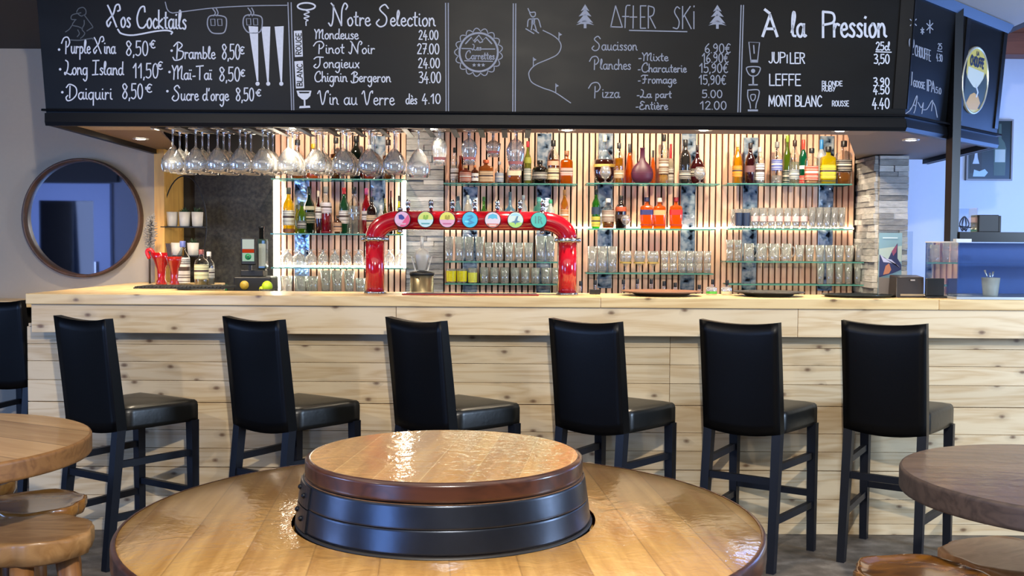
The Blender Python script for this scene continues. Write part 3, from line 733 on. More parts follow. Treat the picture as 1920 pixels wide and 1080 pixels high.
k.rows((('Saucisson',1110,1196,94,10,26),('6.90'+E,1321,1371,99,8,17),('Planches',1108,1184,130,10,24),('-Mixte',1197,1254,114,8,15),('16.90'+E,1316,1367,117,8,17),('-Charcuterie',1196,1288,135,8,17),('15,90'+E,1311,1366,136,8,17),
          ('-Fromage',1196,1269,156,8,15),('15,90'+E,1310,1362,158,8,17),('Pizza',1107,1163,183,10,28),('-La part',1194,1260,183,7,15),('5.00',1316,1356,183,7,14),('-Enti\u00e8re',1192,1253,205,8,15),('12.00',1312,1364,205,7,15)), m_chalk_dim, lambda a: 1.9)
k = Chalk(P0F, NF)
k.line([(1018,57),(1036,66),(1048,76),(1052,88),(1045,102),(1028,111),(1005,121),(993,133),(992,143),(998,155),(1018,165),(1040,173),(1070,193)], 1.8)
for x, y in ((1048,61),(1000,108),(1042,157)): k.line([(x,y+16),(x,y)], 1.6); k.fill([(x,y),(x+6,y+4),(x,y+7)])
for p in ([(990,16),(994,23),(1003,23),(1003,30),(997,31),(993,24)], [(1000,34),(1000,44)], [(1000,36),(991,37),(989,50)], [(1001,36),(1009,36),(1014,51)], [(998,44),(996,56)], [(1002,44),(1006,58)], [(986,54),(1001,63)], [(1000,55),(1010,62)]): k.line(p, 2)
k.fill([(997,34),(1003,34),(1003,46),(996,46)])
k.build('chalk_slope_drawing', m_chalk_dim, 'chalk drawing of a small skier and a flagged slope')
for cx, ty in ((1097, 9), (1345, 10)):
    k = Chalk(P0F, NF)
    for (w, y0, y1) in ((8,0,12), (12,8,22), (15,17,34), (17,29,38)): k.fill([(cx,ty+y0-1),(cx+w,ty+y1),(cx+w*.4,ty+y1-2),(cx-w*.4,ty+y1-2),(cx-w,ty+y1)])
    k.fill([(cx-2.5,ty+36),(cx+2.5,ty+36),(cx+2.5,ty+44),(cx-2.5,ty+44)])
    k.build('chalk_fir_drawing', m_chalk_dim)
# --- draught beers
k = Chalk(P0F, NF)
k.text('\u00c0', 1430, 1462, 68, 24, 40, 5, script=False); k.build('chalk_title', m_chalk); k = Chalk(P0F, NF); k.text('la', 1484, 1512, 69, 24, 0, 4.5); k.build('chalk_title', m_chalk); k = Chalk(P0F, NF); k.text('P', 1541, 1568, 70, 25, 48, 4.5, script=False); k.text('ression', 1562, 1664, 69, 25, 0, 4.5)
k.build('chalk_title', m_chalk)
k.rows((('25cl',1642,1669,94,8,15),('3,50',1638,1669,119,8,17),('JUP',1441,1473,118,8,20),('I',1474,1479,118,8,15),('LER',1481,1510,119,8,20),('LEFFE',1442,1503,160,8,21),('BLONDE',1541,1580,161,4,9),('RUBY',1541,1567,171,4,9),
          ('3.90',1637,1669,161,7,15),('4.50',1637,1669,176,7,14),('MONT BLANC',1441,1542,199,10,20),('ROUSSE',1560,1592,199,4,10),('4.40',1635,1669,203,8,19)), m_chalk, lambda a: 2.2 if a[5] > 12 else 1.5, False)
k = Chalk(P0F, NF); k.line([(1642,97),(1671,98)], 2); k.build('chalk_underline', m_chalk)
k = Chalk(P0F, NF)
k.line([(1404,79),(1424,80),(1420,117),(1408,117)], 2, smooth=False, closed=True); k.line([(1413,85),(1414,100)], 2.2); k.fill([(1407,112),(1421,112),(1420,117),(1408,117)])
k.line([(1401,126),(1424,126),(1423,136),(1417,142),(1408,142),(1402,136)], 2, closed=True); k.line([(1412,142),(1412,158)], 3); k.line([(1404,159),(1420,159)], 2.5); k.dot(1412,133,4)
k.line([(1402,169),(1422,169),(1422,182),(1418,194),(1417,203)], 2); k.line([(1402,169),(1402,182),(1406,194),(1407,203)], 2); k.line([(1403,207),(1420,207)], 3.5); k.line([(1408,178),(1416,178),(1415,186),(1411,189),(1408,185)], 1.8, closed=True)
k.build('chalk_beer_glass_drawing', m_chalk_dim, 'three chalk beer glasses in outline')
# --- angled board
def facet(name, fn):
    q = Chalk(P0A, NA); fn(q); q.build(name, m_chalk_dim)
for cx, cy, r in ((1712,42,12), (1743,50,12), (1729,58,6)):
    def star(q):
        for i in range(3): a = i*math.pi/3+0.5; q.line([(cx-0.55*r*math.cos(a), cy-r*math.sin(a)), (cx+0.55*r*math.cos(a), cy+r*math.sin(a))], 1.8)
    facet('chalk_snow_star', star)
def cup_(q): q.line([(1705,74),(1712,73),(1713,86),(1709,91),(1705,86)], 1.8, closed=True); q.line([(1709,91),(1708,100)], 1.8); q.line([(1705,100),(1712,102)], 2); q.dot(1708.5,82,2.4)
facet('chalk_beer_glass_drawing', cup_)
for st, x0, x1, b0, b1, xh, cp, w in (('CHOUFFE',1715,1745,104,115,5,20,1.6), ('25',1758,1766,92,93,3,11,1.3), ('4.30',1755,1767,113,116,3,13,1.3), ('GOOSE',1712,1734,162,167,4,12,1.7), ('IPA',1737,1753,170,174,4,21,1.8), ('5.0',1754,1765,174,177,4,11,1.4)):
    facet('chalk_price' if st[0].isdigit() else 'chalk_item', lambda q: q.text(st, x0, x1, b0, xh, cp, w, script=False, base1=b1))
facet('chalk_underline', lambda q: q.line([(1757,95),(1766,97)], 1.4))
facet('chalk_can_drawing', lambda q: q.line([(1703,134),(1710,135),(1708.5,160),(1701.5,158)], 1.8, smooth=False, closed=True))
def peaks(q):
    for p in ([(1698,213),(1708,204),(1719,179),(1716,203),(1713,212)], [(1706,205),(1713,197),(1717,200)], [(1721,192),(1727,202),(1731,192),(1728,213)], [(1731,206),(1738,204),(1748,188),(1746,208)], [(1748,190),(1753,200),(1757,220)]): q.line(p, 1.7)
facet('chalk_peaks_drawing', peaks)
# --- round enamel beer sign on the angled board
sc_ = atp(1826, 151, P0A, NA); ru = (cz(2, ZB)-cz(1, ZB)).normalized(); rv = NA.cross(ru).normalized()
if rv.z < 0: rv = -rv
sgn = thing('round_beer_sign', 'round yellow and green beer sign fixed to the angled canopy board', 'sign', sc_)
MS = Matrix.Identity(4)
for i in range(3): MS[i][0] = ru[i]; MS[i][1] = rv[i]; MS[i][2] = NA[i]
RS = 0.172
MB().lathe([(RS, 0.0), (RS, 0.008), (RS-0.004, 0.012), (RS-0.010, 0.012), (RS-0.010, 0.006), (0.001, 0.006)], 48, MS, cap=False).build('rim', plain('#c9c3ae', 0.3, 0.5), sgn)
def patch(name, mat, pol, lift, label=None):
    mb = MB(); mb.add([MS @ Vector((p[0]*RS, p[1]*RS, lift)) for p in pol], [list(range(len(pol)))]); return tag(mb.build(name, mat, sgn), label)
disc = [(0.95*math.cos(a*math.pi/24), 0.95*math.sin(a*math.pi/24)) for a in range(48)]
patch('sign_face', plain('#c9b860', 0.35), disc, 0.0065)
patch('pale_sky_band', plain('#c8ccc0', 0.4), [(-.6,.35),(.62,.3),(.6,-.1),(.2,-.25),(-.3,-.22),(-.62,.0)], 0.0070)
patch('dark_hill', plain('#2c3a33', 0.4), [(-.93,.1),(-.75,.2),(-.6,.02),(-.35,-.1),(-.1,-.2),(.15,-.22),(.4,-.05),(.6,.12),(.75,.3),(.93,.1),(.93,-.15),(.8,-.5),(.5,-.8),(-.5,-.8),(-.8,-.5),(-.93,-.15)], 0.0075)
patch('golden_path', plain('#c79a4c', 0.4), [(-.55,-.72),(-.3,-.45),(-.02,-.36),(.3,-.42),(.52,-.62),(.3,-.85),(-.3,-.88)], 0.0080)
patch('pale_stream', plain('#c6cad0', 0.4), [(.1,-.05),(.2,-.2),(.32,-.32),(.22,-.48),(.14,-.48),(.22,-.33),(.1,-.22)], 0.0082)
mb = MB()
def stext(st, x0, x1, y0, h, w):
    adv = sum(CAP[ch][0] for ch in st); kx = (x1-x0)/adv; p = 0.0
    for ch in st:
        for stroke in CAP[ch][1]:
            pts = [Vector((x0+(p+gx)*kx, y0+gy*h, 0)) for gx, gy in stroke]
            if len(pts) > 2: pts = smooth_path(pts, 4)
            vs = []
            for i, q in enumerate(pts):
                d = (pts[min(i+1, len(pts)-1)]-pts[max(i-1, 0)]).normalized(); nn = Vector((-d.y, d.x, 0))*w/2
                vs += [MS @ ((q+nn)*RS + Vector((0, 0, 0.0085))), MS @ ((q-nn)*RS + Vector((0, 0, 0.0085)))]
            mb.add(vs, [(2*i, 2*i+1, 2*i+3, 2*i+2) for i in range(len(pts)-1)])
        p += CAP[ch][0]
stext('CHOUFFE', -.5, .55, .42, .26, .075); stext('LA', -.08, .1, .74, .12, .035)
mb.build('sign_lettering', plain('#26324e', 0.4), sgn)
# ================================================================== bar counter
YF, YO = 5.20, 5.06
ZC = 1.172
XL, XR = -2.37, 3.4
bar = thing('bar_counter', 'long pine plank bar counter with an overhanging top fascia', 'bar counter', (0, 5.35, 0))
BO = Vector((0, 5.35, 0))
def bbuild(mb, name, mat, par=bar, bevel=0.0):
    for i, v in enumerate(mb.v): mb.v[i] = v - BO
    return mb.build(name, mat, par, None, bevel)
mb = MB()
zs = [0.0, 0.055, 0.175, 0.315, 0.41, 0.50, 0.634, 0.742, 0.835, 0.92, 1.005]
for a, b in zip(zs[:-1], zs[1:]):
    x = XL
    cuts = ([0.775] if 0.4 < a < 0.95 else [R.uniform(-1.2, 1.5)]) + [XR]
    for c_ in cuts:
        mb.box(x+0.0008, c_-0.0008, YF + R.uniform(0, 0.003), YF+0.03, a+(0.003 if a in (0.634, 0.315) else 0.0009), b-0.0009); x = c_
bbuild(mb, 'front_cladding', PINE, bevel=0.0015)
mb = MB()
for a, b in zip(zs[:-1], zs[1:]): mb.box(XL, XL+0.028, YF+0.031, 6.58, a+0.0009, b-0.0009)
bbuild(mb, 'end_cladding', wood('pine_end', '#dfc8a2', '#c4a272', 1, True, 0.5, 0.20), bevel=0.0015)
bbuild(MB().box(XL+0.01, XR, YF-0.002, YF+0.05, 1.006, 1.02), 'top_batten', PINE)
bbuild(MB().box(XL+0.03, XR, YF+0.031, 5.42, 0.0, 1.0).box(XL+0.03, -1.80, 5.42, 6.56, 0.0, 1.0), 'carcass', plain('#3a2d22', 0.8))
mb = MB(); x = -2.285
for c_ in (-0.55, 1.36, XR):
    mb.box(x+0.001, c_-0.001, YO, YO+0.03, 0.987, 1.122); x = c_
mb.box(-2.285, -2.255, YO+0.031, 6.56, 0.987, 1.122)
bbuild(mb, 'overhang_fascia', PINE, bevel=0.002)
bbuild(MB().box(-2.25, XR, YO+0.031, 5.42, 1.02, 1.122).box(-2.25, -1.80, 5.42, 6.56, 1.02, 1.122), 'overhang_core', plain('#4a3a2a', 0.8))
mb = MB(); x = -2.30
for c_ in (0.42, 2.02, XR): mb.box(x, c_-0.0008, 5.035, 5.255, 1.123, ZC); mb.box(x, c_-0.0008, 5.256, 5.47, 1.123, ZC); x = c_
mb.box(-2.30, -2.03, 5.471, 6.58, 1.123, ZC); mb.box(-2.029, -1.77, 5.471, 6.58, 1.123, ZC)
tag(mb.build('bar_worktop', PINE_TOP, None, (0, 5.25, 1.123), 0.004), 'thick pine plank worktop running along the bar and its left return', 'worktop')
# back counter behind the aisle
bc = thing('back_counter', 'low dark back-bar cabinet standing behind the counter below the shelves', 'cabinet', (0, 6.7, 0))
MB().box(-2.04, 2.2, -0.30, 0.22, 0.0, 0.87).build('carcass', plain('#231f1d', 0.6), bc)
MB().box(-2.05, 2.22, -0.32, 0.225, 0.87, 0.90).build('counter_top', plain('#4b4744', 0.3, 0.6), bc)
# ledge along the mirror wall
wl = thing('wall_ledge', 'narrow pine ledge along the wall under the round mirror', 'shelf', (-4.6, 6.45, 1.03))
MB().box(-2.2, 2.2, -0.17, 0.149, 0, 0.035).build('ledge_board', PINE_TOP, wl)
for xx in (-1.6, 0, 1.6): MB().box(xx, xx+0.03, -0.1, 0.149, -0.2, -0.0005).build('bracket', BLACKWOOD, wl)
# ================================================================== bar stools
t = NT('black_leather'); nz = t.n('TexNoise', Vector=t.map((1, 1, 1)), Scale=120.0, Detail=3.0)
m_leather = t.bsdf(lin('#040405'), 0.38, 0, t.bump(nz.outputs[0], 0.12, 0.002), Specular__IOR__Level=0.25)
m_leg = plain('#11151f', 0.42, 0, 0.2, 20, Specular__IOR__Level=0.35)
SW, SD = 0.36, 0.40
t = NT('seat_leather'); nz = t.n('TexNoise', Vector=t.map((1, 1, 1)), Scale=40.0, Detail=3.0)
m_seat = t.bsdf(lin('#0a0b0a'), 0.34, 0, t.bump(nz.outputs[0], 0.15, 0.004), Specular__IOR__Level=0.6)
def soft_slab(w0, w1, y0, y1, z0, z1, crown, n=8):
    """cushion with a domed top: width w0 at the rear, w1 at the front"""
    mb = MB(); vs = []; fs = []
    prof = [(1.0, z0), (1.0, z0+0.02), (1.0, z1-0.022), (0.985, z1-0.008), (0.95, z1), (0.80, z1+crown*0.45), (0.5, z1+crown*0.85), (0.0, z1+crown)]
    ring = []
    for i in range(n): ring.append((-1+2*i/n, -1))
    for i in range(n): ring.append((1, -1+2*i/n))
    for i in range(n): ring.append((1-2*i/n, 1))
    for i in range(n): ring.append((-1, 1-2*i/n))
    for sft, z in prof:
        for a, b in ring:
            v = (b+1)/2; w = w0+(w1-w0)*(0.5+ (v-0.5)*sft)
            k_ = sft; rr = 1 - 0.03*(a*a*b*b)
            vs.append((a*w/2*k_*rr, (y0+y1)/2 + b*(y1-y0)/2*k_*rr, z))
    L = len(ring)
    for i in range(len(prof)-1):
        for j in range(L): fs.append((i*L+j, i*L+(j+1) % L, (i+1)*L+(j+1) % L, (i+1)*L+j))
    fs.append(list(range(L))[::-1]); mb.add(vs, fs, True); return mb
def back_mesh():
    """upholstered back: leaning, slightly dished top edge and a drooping lower hem"""
    mb = MB(); nx, nz_ = 10, 10; vs = []
    for side in (0, 1):
        for j in range(nz_+1):
            for i in range(nx+1):
                u = -1+2*i/nx; v = j/nz_
                zb = 0.60 - 0.022*(1-u*u) ; zt = 1.075 + 0.016*u*u
                z = zb+(zt-zb)*v
                w = SW/2*(1.0+0.012*v)
                lean = -0.055*max(0, (z-0.6)/0.48)**1.1
                dish = 0.012*(1-u*u)*v
                bulge = 0.006*(1-u**4)*(1-(2*v-1)**4)
                y = -SD/2 + lean + dish + (0.0 if side == 0 else 0.052-0.012*v)
                y += -bulge if side == 0 else bulge
                vs.append((u*w, y, z))
    N = (nx+1)*(nz_+1); fs = []
    idx = lambda s_, j, i: s_*N + j*(nx+1)+i
    for j in range(nz_):
        for i in range(nx):
            fs.append((idx(0,j,i), idx(0,j,i+1), idx(0,j+1,i+1), idx(0,j+1,i))); fs.append((idx(1,j+1,i), idx(1,j+1,i+1), idx(1,j,i+1), idx(1,j,i)))
    mb.add(vs, fs, True)
    o = len(mb.v); rim = [(j, 0) for j in range(nz_+1)] + [(nz_, i) for i in range(1, nx+1)] + [(j, nx) for j in range(nz_-1, -1, -1)] + [(0, i) for i in range(nx-1, 0, -1)]
    mb.add([], [])
    for a in range(len(rim)):
        p, q = rim[a], rim[(a+1) % len(rim)]; mb.f.append([idx(0,*p), idx(0,*q), idx(1,*q), idx(1,*p)]); mb.sm.append(False); mb.mi.append(0)
    return mb
def make_stool(label):
    r = thing('bar_stool', label, 'bar stool', (0, 0, 0), 0, 'black leather bar stools at the counter')
    soft_slab(SW-0.005, SW+0.06, -SD/2+0.045, SD/2+0.028, 0.595, 0.692, 0.016).build('seat', m_seat, r)
    back_mesh().build('backrest', m_leather, r)
    for s_ in (-1, 1):
        MB().taper((s_*0.165, -0.245, 0.0), 0.034, 0.036, (s_*0.160, -0.176, 0.60), 0.040, 0.044).build('leg', m_leg, r)
        MB().taper((s_*0.192, 0.205, 0.0), 0.034, 0.034, (s_*0.191, 0.200, 0.60), 0.042, 0.042).build('leg', m_leg, r)
        MB().taper((s_*0.170, -0.20, 0.45), 0.02, 0.034, (s_*0.174, 0.16, 0.45), 0.02, 0.034, Matrix.Identity(4)).build('side_rung', m_leg, r) if False else None
        MB().taper((s_*0.170, -0.184, 0.45), 0.02, 0.030, (s_*0.191, 0.183, 0.45), 0.02, 0.030) if False else MB().add([(s_*0.163+a*0.011, -0.178, z) for z in (0.435, 0.465) for a in (-1, 1)] + [(s_*0.190+a*0.011, 0.184, z) for z in (0.435, 0.465) for a in (-1, 1)], [(0,1,3,2),(4,6,7,5),(0,4,5,1),(2,3,7,6),(0,2,6,4),(1,5,7,3)]).build('side_rung', m_leg, r)
        MB().add([(s_*0.164+a*0.011, -0.203, z) for z in (0.205, 0.235) for a in (-1, 1)] + [(s_*0.191+a*0.011, 0.186, z) for z in (0.205, 0.235) for a in (-1, 1)], [(0,1,3,2),(4,6,7,5),(0,4,5,1),(2,3,7,6),(0,2,6,4),(1,5,7,3)]).build('side_rung', m_leg, r)
    MB().box(-0.150, 0.150, -0.213, -0.191, 0.375, 0.405).build('rear_rung', m_leg, r)
    MB().box(-0.172, 0.172, 0.192, 0.214, 0.255, 0.285).build('front_rung', m_leg, r)
    return r
def stool_loc(rr, th):
    th = math.radians(th); lx, ly = SW/2, -SD/2
    return (rr[0] - (lx*math.cos(th)+ly*math.sin(th)), rr[1] - (-lx*math.sin(th)+ly*math.cos(th)), 0), -th
ST = [((-1.703, 4.58), 33, 'black leather bar stool nearest the left end of the bar front'),
      ((-0.965, 4.595), 35, 'black leather bar stool second from left along the bar front'),
      ((-0.266, 4.58), 43, 'black leather bar stool standing behind the barrel disc, under the left tap column'),
      ((0.488, 4.595), 37, 'black leather bar stool just right of the barrel disc'),
      ((1.170, 4.605), 34, 'black leather bar stool second from right along the bar front'),
      ((1.803, 4.60), 34, 'black leather bar stool nearest the right-hand round table'),
      ((-2.72, 5.98), 14, 'black leather bar stool cut by the left picture edge, round the end of the bar')]
for i, (rr, th, lb) in enumerate(ST):
    loc, rz = stool_loc(rr, th)
    if i == 0: stool0 = make_stool(lb); stool0.location = loc; stool0.rotation_euler = (0, 0, rz)
    else: dup(stool0, loc, rz, lb)
# ================================================================== tables
TC = Vector((-0.162, 2.60, 0))
m_oak = plank_top('varnished_oak_top', '#d2a25c', '#aa7838', math.radians(-5), 0.145, 0.30, 0.8, 0.20, '#7a5428', 0.45)
m_oak2 = plank_top('varnished_oak_disc', '#d8a85f', '#b28240', math.radians(6.5), 0.105, 0.30, 0.8, 0.10, '#e6c88a', 0.5)
m_edge = wood('dark_oak_edge', '#4a2a1c', '#2a1710', 0, False, 0.3, 0.1, coat=0.4)
m_hoop = plain('#3d424c', 0.30, 0.85, 0.5, 9, 0.3)
m_stave = wood('barrel_stave', '#6b4a30', '#3f2a1b', 2, False, 0.5, 0.3)
bt = thing('barrel_table', 'large round planked table built around a wine barrel, in the foreground', 'table', TC)
RT_ = 0.772
MB().lathe([(0.37, 0.705), (RT_-0.012, 0.705), (RT_-0.012, 0.7499), (0.37, 0.7499)], 96, cap=False).build('tabletop', m_oak, bt)
MB().lathe([(RT_-0.0115, 0.698), (RT_-0.001, 0.699), (RT_, 0.702), (RT_, 0.708), (RT_, 0.738), (RT_, 0.743), (RT_-0.003, 0.7485), (RT_-0.009, 0.7512), (RT_-0.0115, 0.7505)], 96, cap=False).build('edge_band', m_edge, bt)
MB().lathe([(0.005, 0.744), (0.362, 0.744), (0.362, 0.7505), (0.354, 0.7535)], 64, cap=False).build('shadow_ring', plain('#1d1916', 0.5), bt)  # dark ring standing in for the shadow gap between barrel and tabletop
HB = 0.862
def br(z): u = (z-0.40)/0.46; return 0.374-0.036*u*u
prof = [(br(0.012+(HB-0.014)*i/12), 0.012+(HB-0.014)*i/12) for i in range(13)]
MB().lathe([(0.01, 0.0), (prof[0][0], 0.0)] + prof, 72).build('barrel', m_stave, bt)
for z0, z1 in ((0.7555, 0.808), (0.809, 0.860), (0.03, 0.09), (0.22, 0.27)):
    ra, rb_ = br(z0)+0.005, br(z1)+0.005
    hp = [(ra-0.004, z0), (ra-0.001, z0), (ra, z0+0.0012), (ra+(rb_-ra)*.1, z0+(z1-z0)*.1), (ra+(rb_-ra)*.9, z0+(z1-z0)*.9), (rb_, z1-0.0012), (rb_-0.001, z1), (rb_-0.004, z1)]
    h = MB().lathe(hp, 96, cap=False).build('hoop', m_hoop, bt)
    if z0 > 0.7:
        # riveted lap where the hoop ends meet, to the left of the front
        a0, a1 = math.radians(187), math.radians(211); mb = MB(); vs = []
        for off in (0.0085, 0.004):
            for j in range(2):
                for i in range(9):
                    a = a0+(a1-a0)*i/8; z = z0+0.001 if j == 0 else z1-0.001
                    vs.append(((br(z)+off)*math.cos(a), (br(z)+off)*math.sin(a), z))
        fs = [(i, i+1, 10+i, 9+i) for i in range(8)] + [(8, 26, 35, 17), (0, 9, 27, 18)] + [(i, 18+i, 19+i, i+1) for i in range(8)] + [(9+i, 10+i, 28+i, 27+i) for i in range(8)]
        mb.add(vs, fs); mb.build('hoop_joint', m_hoop, h)
        for dg in (196.5, 205.0):
            a = math.radians(dg); z = (z0+z1)/2 + (0.000 if dg > 200 else 0.010)
            MB().ball(Vector(((br(z)+0.009)*math.cos(a), (br(z)+0.009)*math.sin(a), z)), 0.0065, n=8).build('rivet', plain('#14161b', 0.4, 0.7), h)
RD = 0.338; ZD = 0.907
MB().lathe([(0.005, 0.8625), (RD-0.008, 0.8625), (RD-0.002, 0.864), (RD, 0.868), (RD, 0.872), (RD, 0.897), (RD, 0.900), (RD-0.003, 0.904), (RD-0.009, 0.9062), (RD-0.013, 0.9066)], 96, cap=False).build('disc_edge', m_edge, bt)
MB().lathe([(RD-0.013, 0.900), (RD-0.013, 0.9068), (0.001, 0.907)], 96, cap=False, smooth=False).build('disc_top', m_oak2, bt)
def round_table(label, c, r, th, mat, em):
    b = thing('round_table', label, 'table', c)
    MB().lathe([(r-0.012, 0.752-th), (r-0.003, 0.7535-th), (r, 0.758-th), (r, 0.764-th), (r, 0.738), (r, 0.744), (r-0.003, 0.7495), (r-0.008, 0.7515)], 80, cap=True).build('edge', em, b)
    MB().lathe([(r-0.008, 0.7515), (0.001, 0.752)], 80, cap=False, smooth=False).build('tabletop', mat, b)
    MB().lathe([(0.10, 0.0), (0.10, 0.02), (0.045, 0.04), (0.04, 0.676)], 24).build('pedestal', BLACKWOOD, b); return b
m_pale = plank_top('pale_oak_top', '#d4ab76', '#b98a58', math.radians(-62), 0.22, 0.42, 0.25, 0.05)
m_grey = plank_top('grey_oak_top', '#8f7358', '#6f5844', math.radians(-80), 0.16, 0.40, 0.35, 0.05, '#2c2019')
round_table('pale round wooden table cut by the left picture edge', (-2.04, 3.53, 0), 0.60, 0.068, m_pale, wood('pale_edge', '#8f6438', '#6b4524', 0, False, 0.45, 0.05))
round_table('grey-brown round wooden table cut by the right picture edge', (1.68, 3.10, 0), 0.51, 0.07, m_grey, wood('grey_edge', '#55463e', '#392f2b', 0, False, 0.45, 0.05))
# tree-slice stools
def stump(label, c, r, h, th, seed, light, dark, gloss, legs, sqr=0.0, rz=0.0, dish=0.0):
    q = random.Random(seed)
    b = thing('log_stool', label, 'stool', c, rz)
    N = 56; ph = [q.uniform(0, 6.28) for _ in range(6)]
    def rad(a):
        v = r*(1 + 0.035*math.sin(2*a+ph[0]) + 0.03*math.sin(3*a+ph[1]) + 0.018*math.sin(7*a+ph[2]) + 0.012*math.sin(13*a+ph[3]))
        if sqr: v *= 1/((abs(math.cos(a))**(2+sqr)+abs(math.sin(a))**(2+sqr))**(1/(2+sqr)))
        return v
    vs = []; prof = [(0.82, h-th), (0.95, h-th*0.85), (1.0, h-th*0.5), (1.0, h-0.012), (0.995, h-0.003), (0.975, h), (0.94, h), (0.88, h-dish*0.5), (0.7, h-dish*.8), (0.35, h-dish), (0.002, h-dish)]
    for i, (f, z) in enumerate(prof):
        for k_ in range(N):
            a = 2*math.pi*k_/N; rr = rad(a)*f*(1+ (0.02*math.sin(17*a+ph[4]) if i in (1, 2, 3, 4) else 0)); vs.append((rr*math.cos(a), rr*math.sin(a), z + (0.004*math.sin(5*a+ph[5]) if i in (3, 4, 5) else 0)))
    mb = MB(); fs = []
    for i in range(len(prof)-1):
        for k_ in range(N): fs.append((i*N+k_, i*N+(k_+1) % N, (i+1)*N+(k_+1) % N, (i+1)*N+k_))
    fs.append(list(range(N))[::-1]); mb.add(vs, fs, True)
    tt = NT('log_slice'); nn = tt.n('TexNoise', Vector=tt.map((3.0, 9.0, 6.0)), Scale=2.0, Detail=5.0, Distortion=1.2)
    cc = tt.ramp(nn.outputs[0], [(0.3, lin(dark)), (0.7, lin(light))])
    mb.build('seat', tt.bsdf(cc, 0.4 - 0.2*gloss, 0, tt.bump(nn.outputs[0], 0.1, 0.006), Coat__Weight=gloss, Coat__Roughness=0.08), b)
    for i in range(legs):
        a = 2*math.pi*i/legs + q.uniform(0, 1)
        p0 = Vector((0.78*r*math.cos(a), 0.78*r*math.sin(a), 0)); p1 = Vector((0.60*r*math.cos(a), 0.60*r*math.sin(a), h-th*0.9))
        MB().tube([p0, p0.lerp(p1, 0.5)+Vector((0.006, 0.004, 0)), p1], [0.030, 0.036, 0.038], 12).build('leg', wood('log_leg', '#a06a38', '#6b421f', 2, False, 0.45, 0.1), b)
stump('rustic log stool at the lower left, nearest the camera under the pale table', (-1.63, 3.575, 0), 0.205, 0.446, 0.085, 3, '#c99a63', '#9a6c3b', 0.15, 4)
stump('rustic log stool tucked behind the nearest one at the lower left', (-1.80, 3.99, 0), 0.190, 0.440, 0.06, 5, '#b9803a', '#8a5522', 0.7, 3, dish=0.012)
stump('rustic log stool at the left picture edge, farthest under the pale table', (-2.19, 4.22, 0), 0.19, 0.455, 0.06, 8, '#b9803a', '#8a5522', 0.7, 3, dish=0.012)
stump('glossy dark-honey log stool at the bottom right', (1.232, 3.15, 0), 0.190, 0.45, 0.06, 12, '#a9702a', '#6e431a', 1.0, 3, dish=0.014)
stump('pale reddish log stool with a knotted flat seat, behind the glossy one', (1.585, 3.365, 0), 0.185, 0.445, 0.07, 21, '#f0b880', '#d89a62', 0.1, 3, sqr=1.2, rz=0.5)
# ================================================================== back-bar shelves
YS0, YS1 = 6.765, 6.949
YB = 6.85
t = NT('shelf_glass')
geo = t.t.nodes.new('ShaderNodeNewGeometry'); sx = t.n('SeparateXYZ', i0=geo.outputs['Normal'])
edge = t.math('LESS_THAN', t.math('ABSOLUTE', sx.outputs[2]), 0.5)
tr = t.n('BsdfTransparent', Color=(0.90, 0.97, 0.94, 1)); gl = t.n('BsdfGlossy', Roughness=0.03)
m1 = t.n('MixShader', i0=0.12, i1=tr, i2=gl)
eg = t.n('BsdfPrincipled'); t.set(eg, 'Base Color', lin('#4d857a')); t.set(eg, 'Roughness', 0.15)
m2 = t.n('MixShader', i0=edge, i1=m1, i2=eg); t.t.links.new(m2.outputs[0], t.out.inputs[0]); m_shelf = t.m
SHELF = {}
def shelf(key, px0, px1, py, label):
    x0 = at(px0, py, YS0).x; x1 = at(px1, py, YS0).x; z = at((px0+px1)/2, py, YS0).z
    o = MB().box(x0, x1, YS0, YS1, z-0.008, z).build('glass_shelf', m_shelf, None, ((x0+x1)/2, (YS0+YS1)/2, z-0.008))
    tag(o, label, 'shelf', 'glass shelves of the back bar'); SHELF[key] = z
for a in (('A1',508,760,335,'top glass shelf of the left section, behind the hanging wine glasses'),('A2',507,761,438,'middle glass shelf of the left section, left of the beer tap'),('A3',508,761,502,'lower glass shelf of the left section, holding balloon glasses'),('A4',520,755,549,'lowest glass shelf of the left section, just above the worktop'),
          ('B1',832,1082,343.5,'top glass shelf of the section above the beer tap'),('B2',834,1080,428,'glass shelf running behind the red tap pipe'),('B3',834,1080,490.5,'glass shelf with tall glasses under the red tap pipe'),('B4',834,1080,532,'lowest glass shelf under the tap pipe, with the yellow glasses'),
          ('C1',1100,1350,343.5,'top glass shelf of the third section, with the burgundy flask'),('C2',1102,1342,428.5,'middle glass shelf with the three orange bottles'),('C3',1099,1338,512,'lower glass shelf of the third section with beer goblets'),
          ('D1',1364,1598,344,'top glass shelf of the right section, with the yellow bottle'),('D2',1364,1600,428.5,'glass shelf of the right section with printed tumblers'),('D3',1362,1620,490.5,'third glass shelf of the right section with beer mugs'),('D4',1366,1620,533,'lowest glass shelf of the right section')):
    shelf(*a)
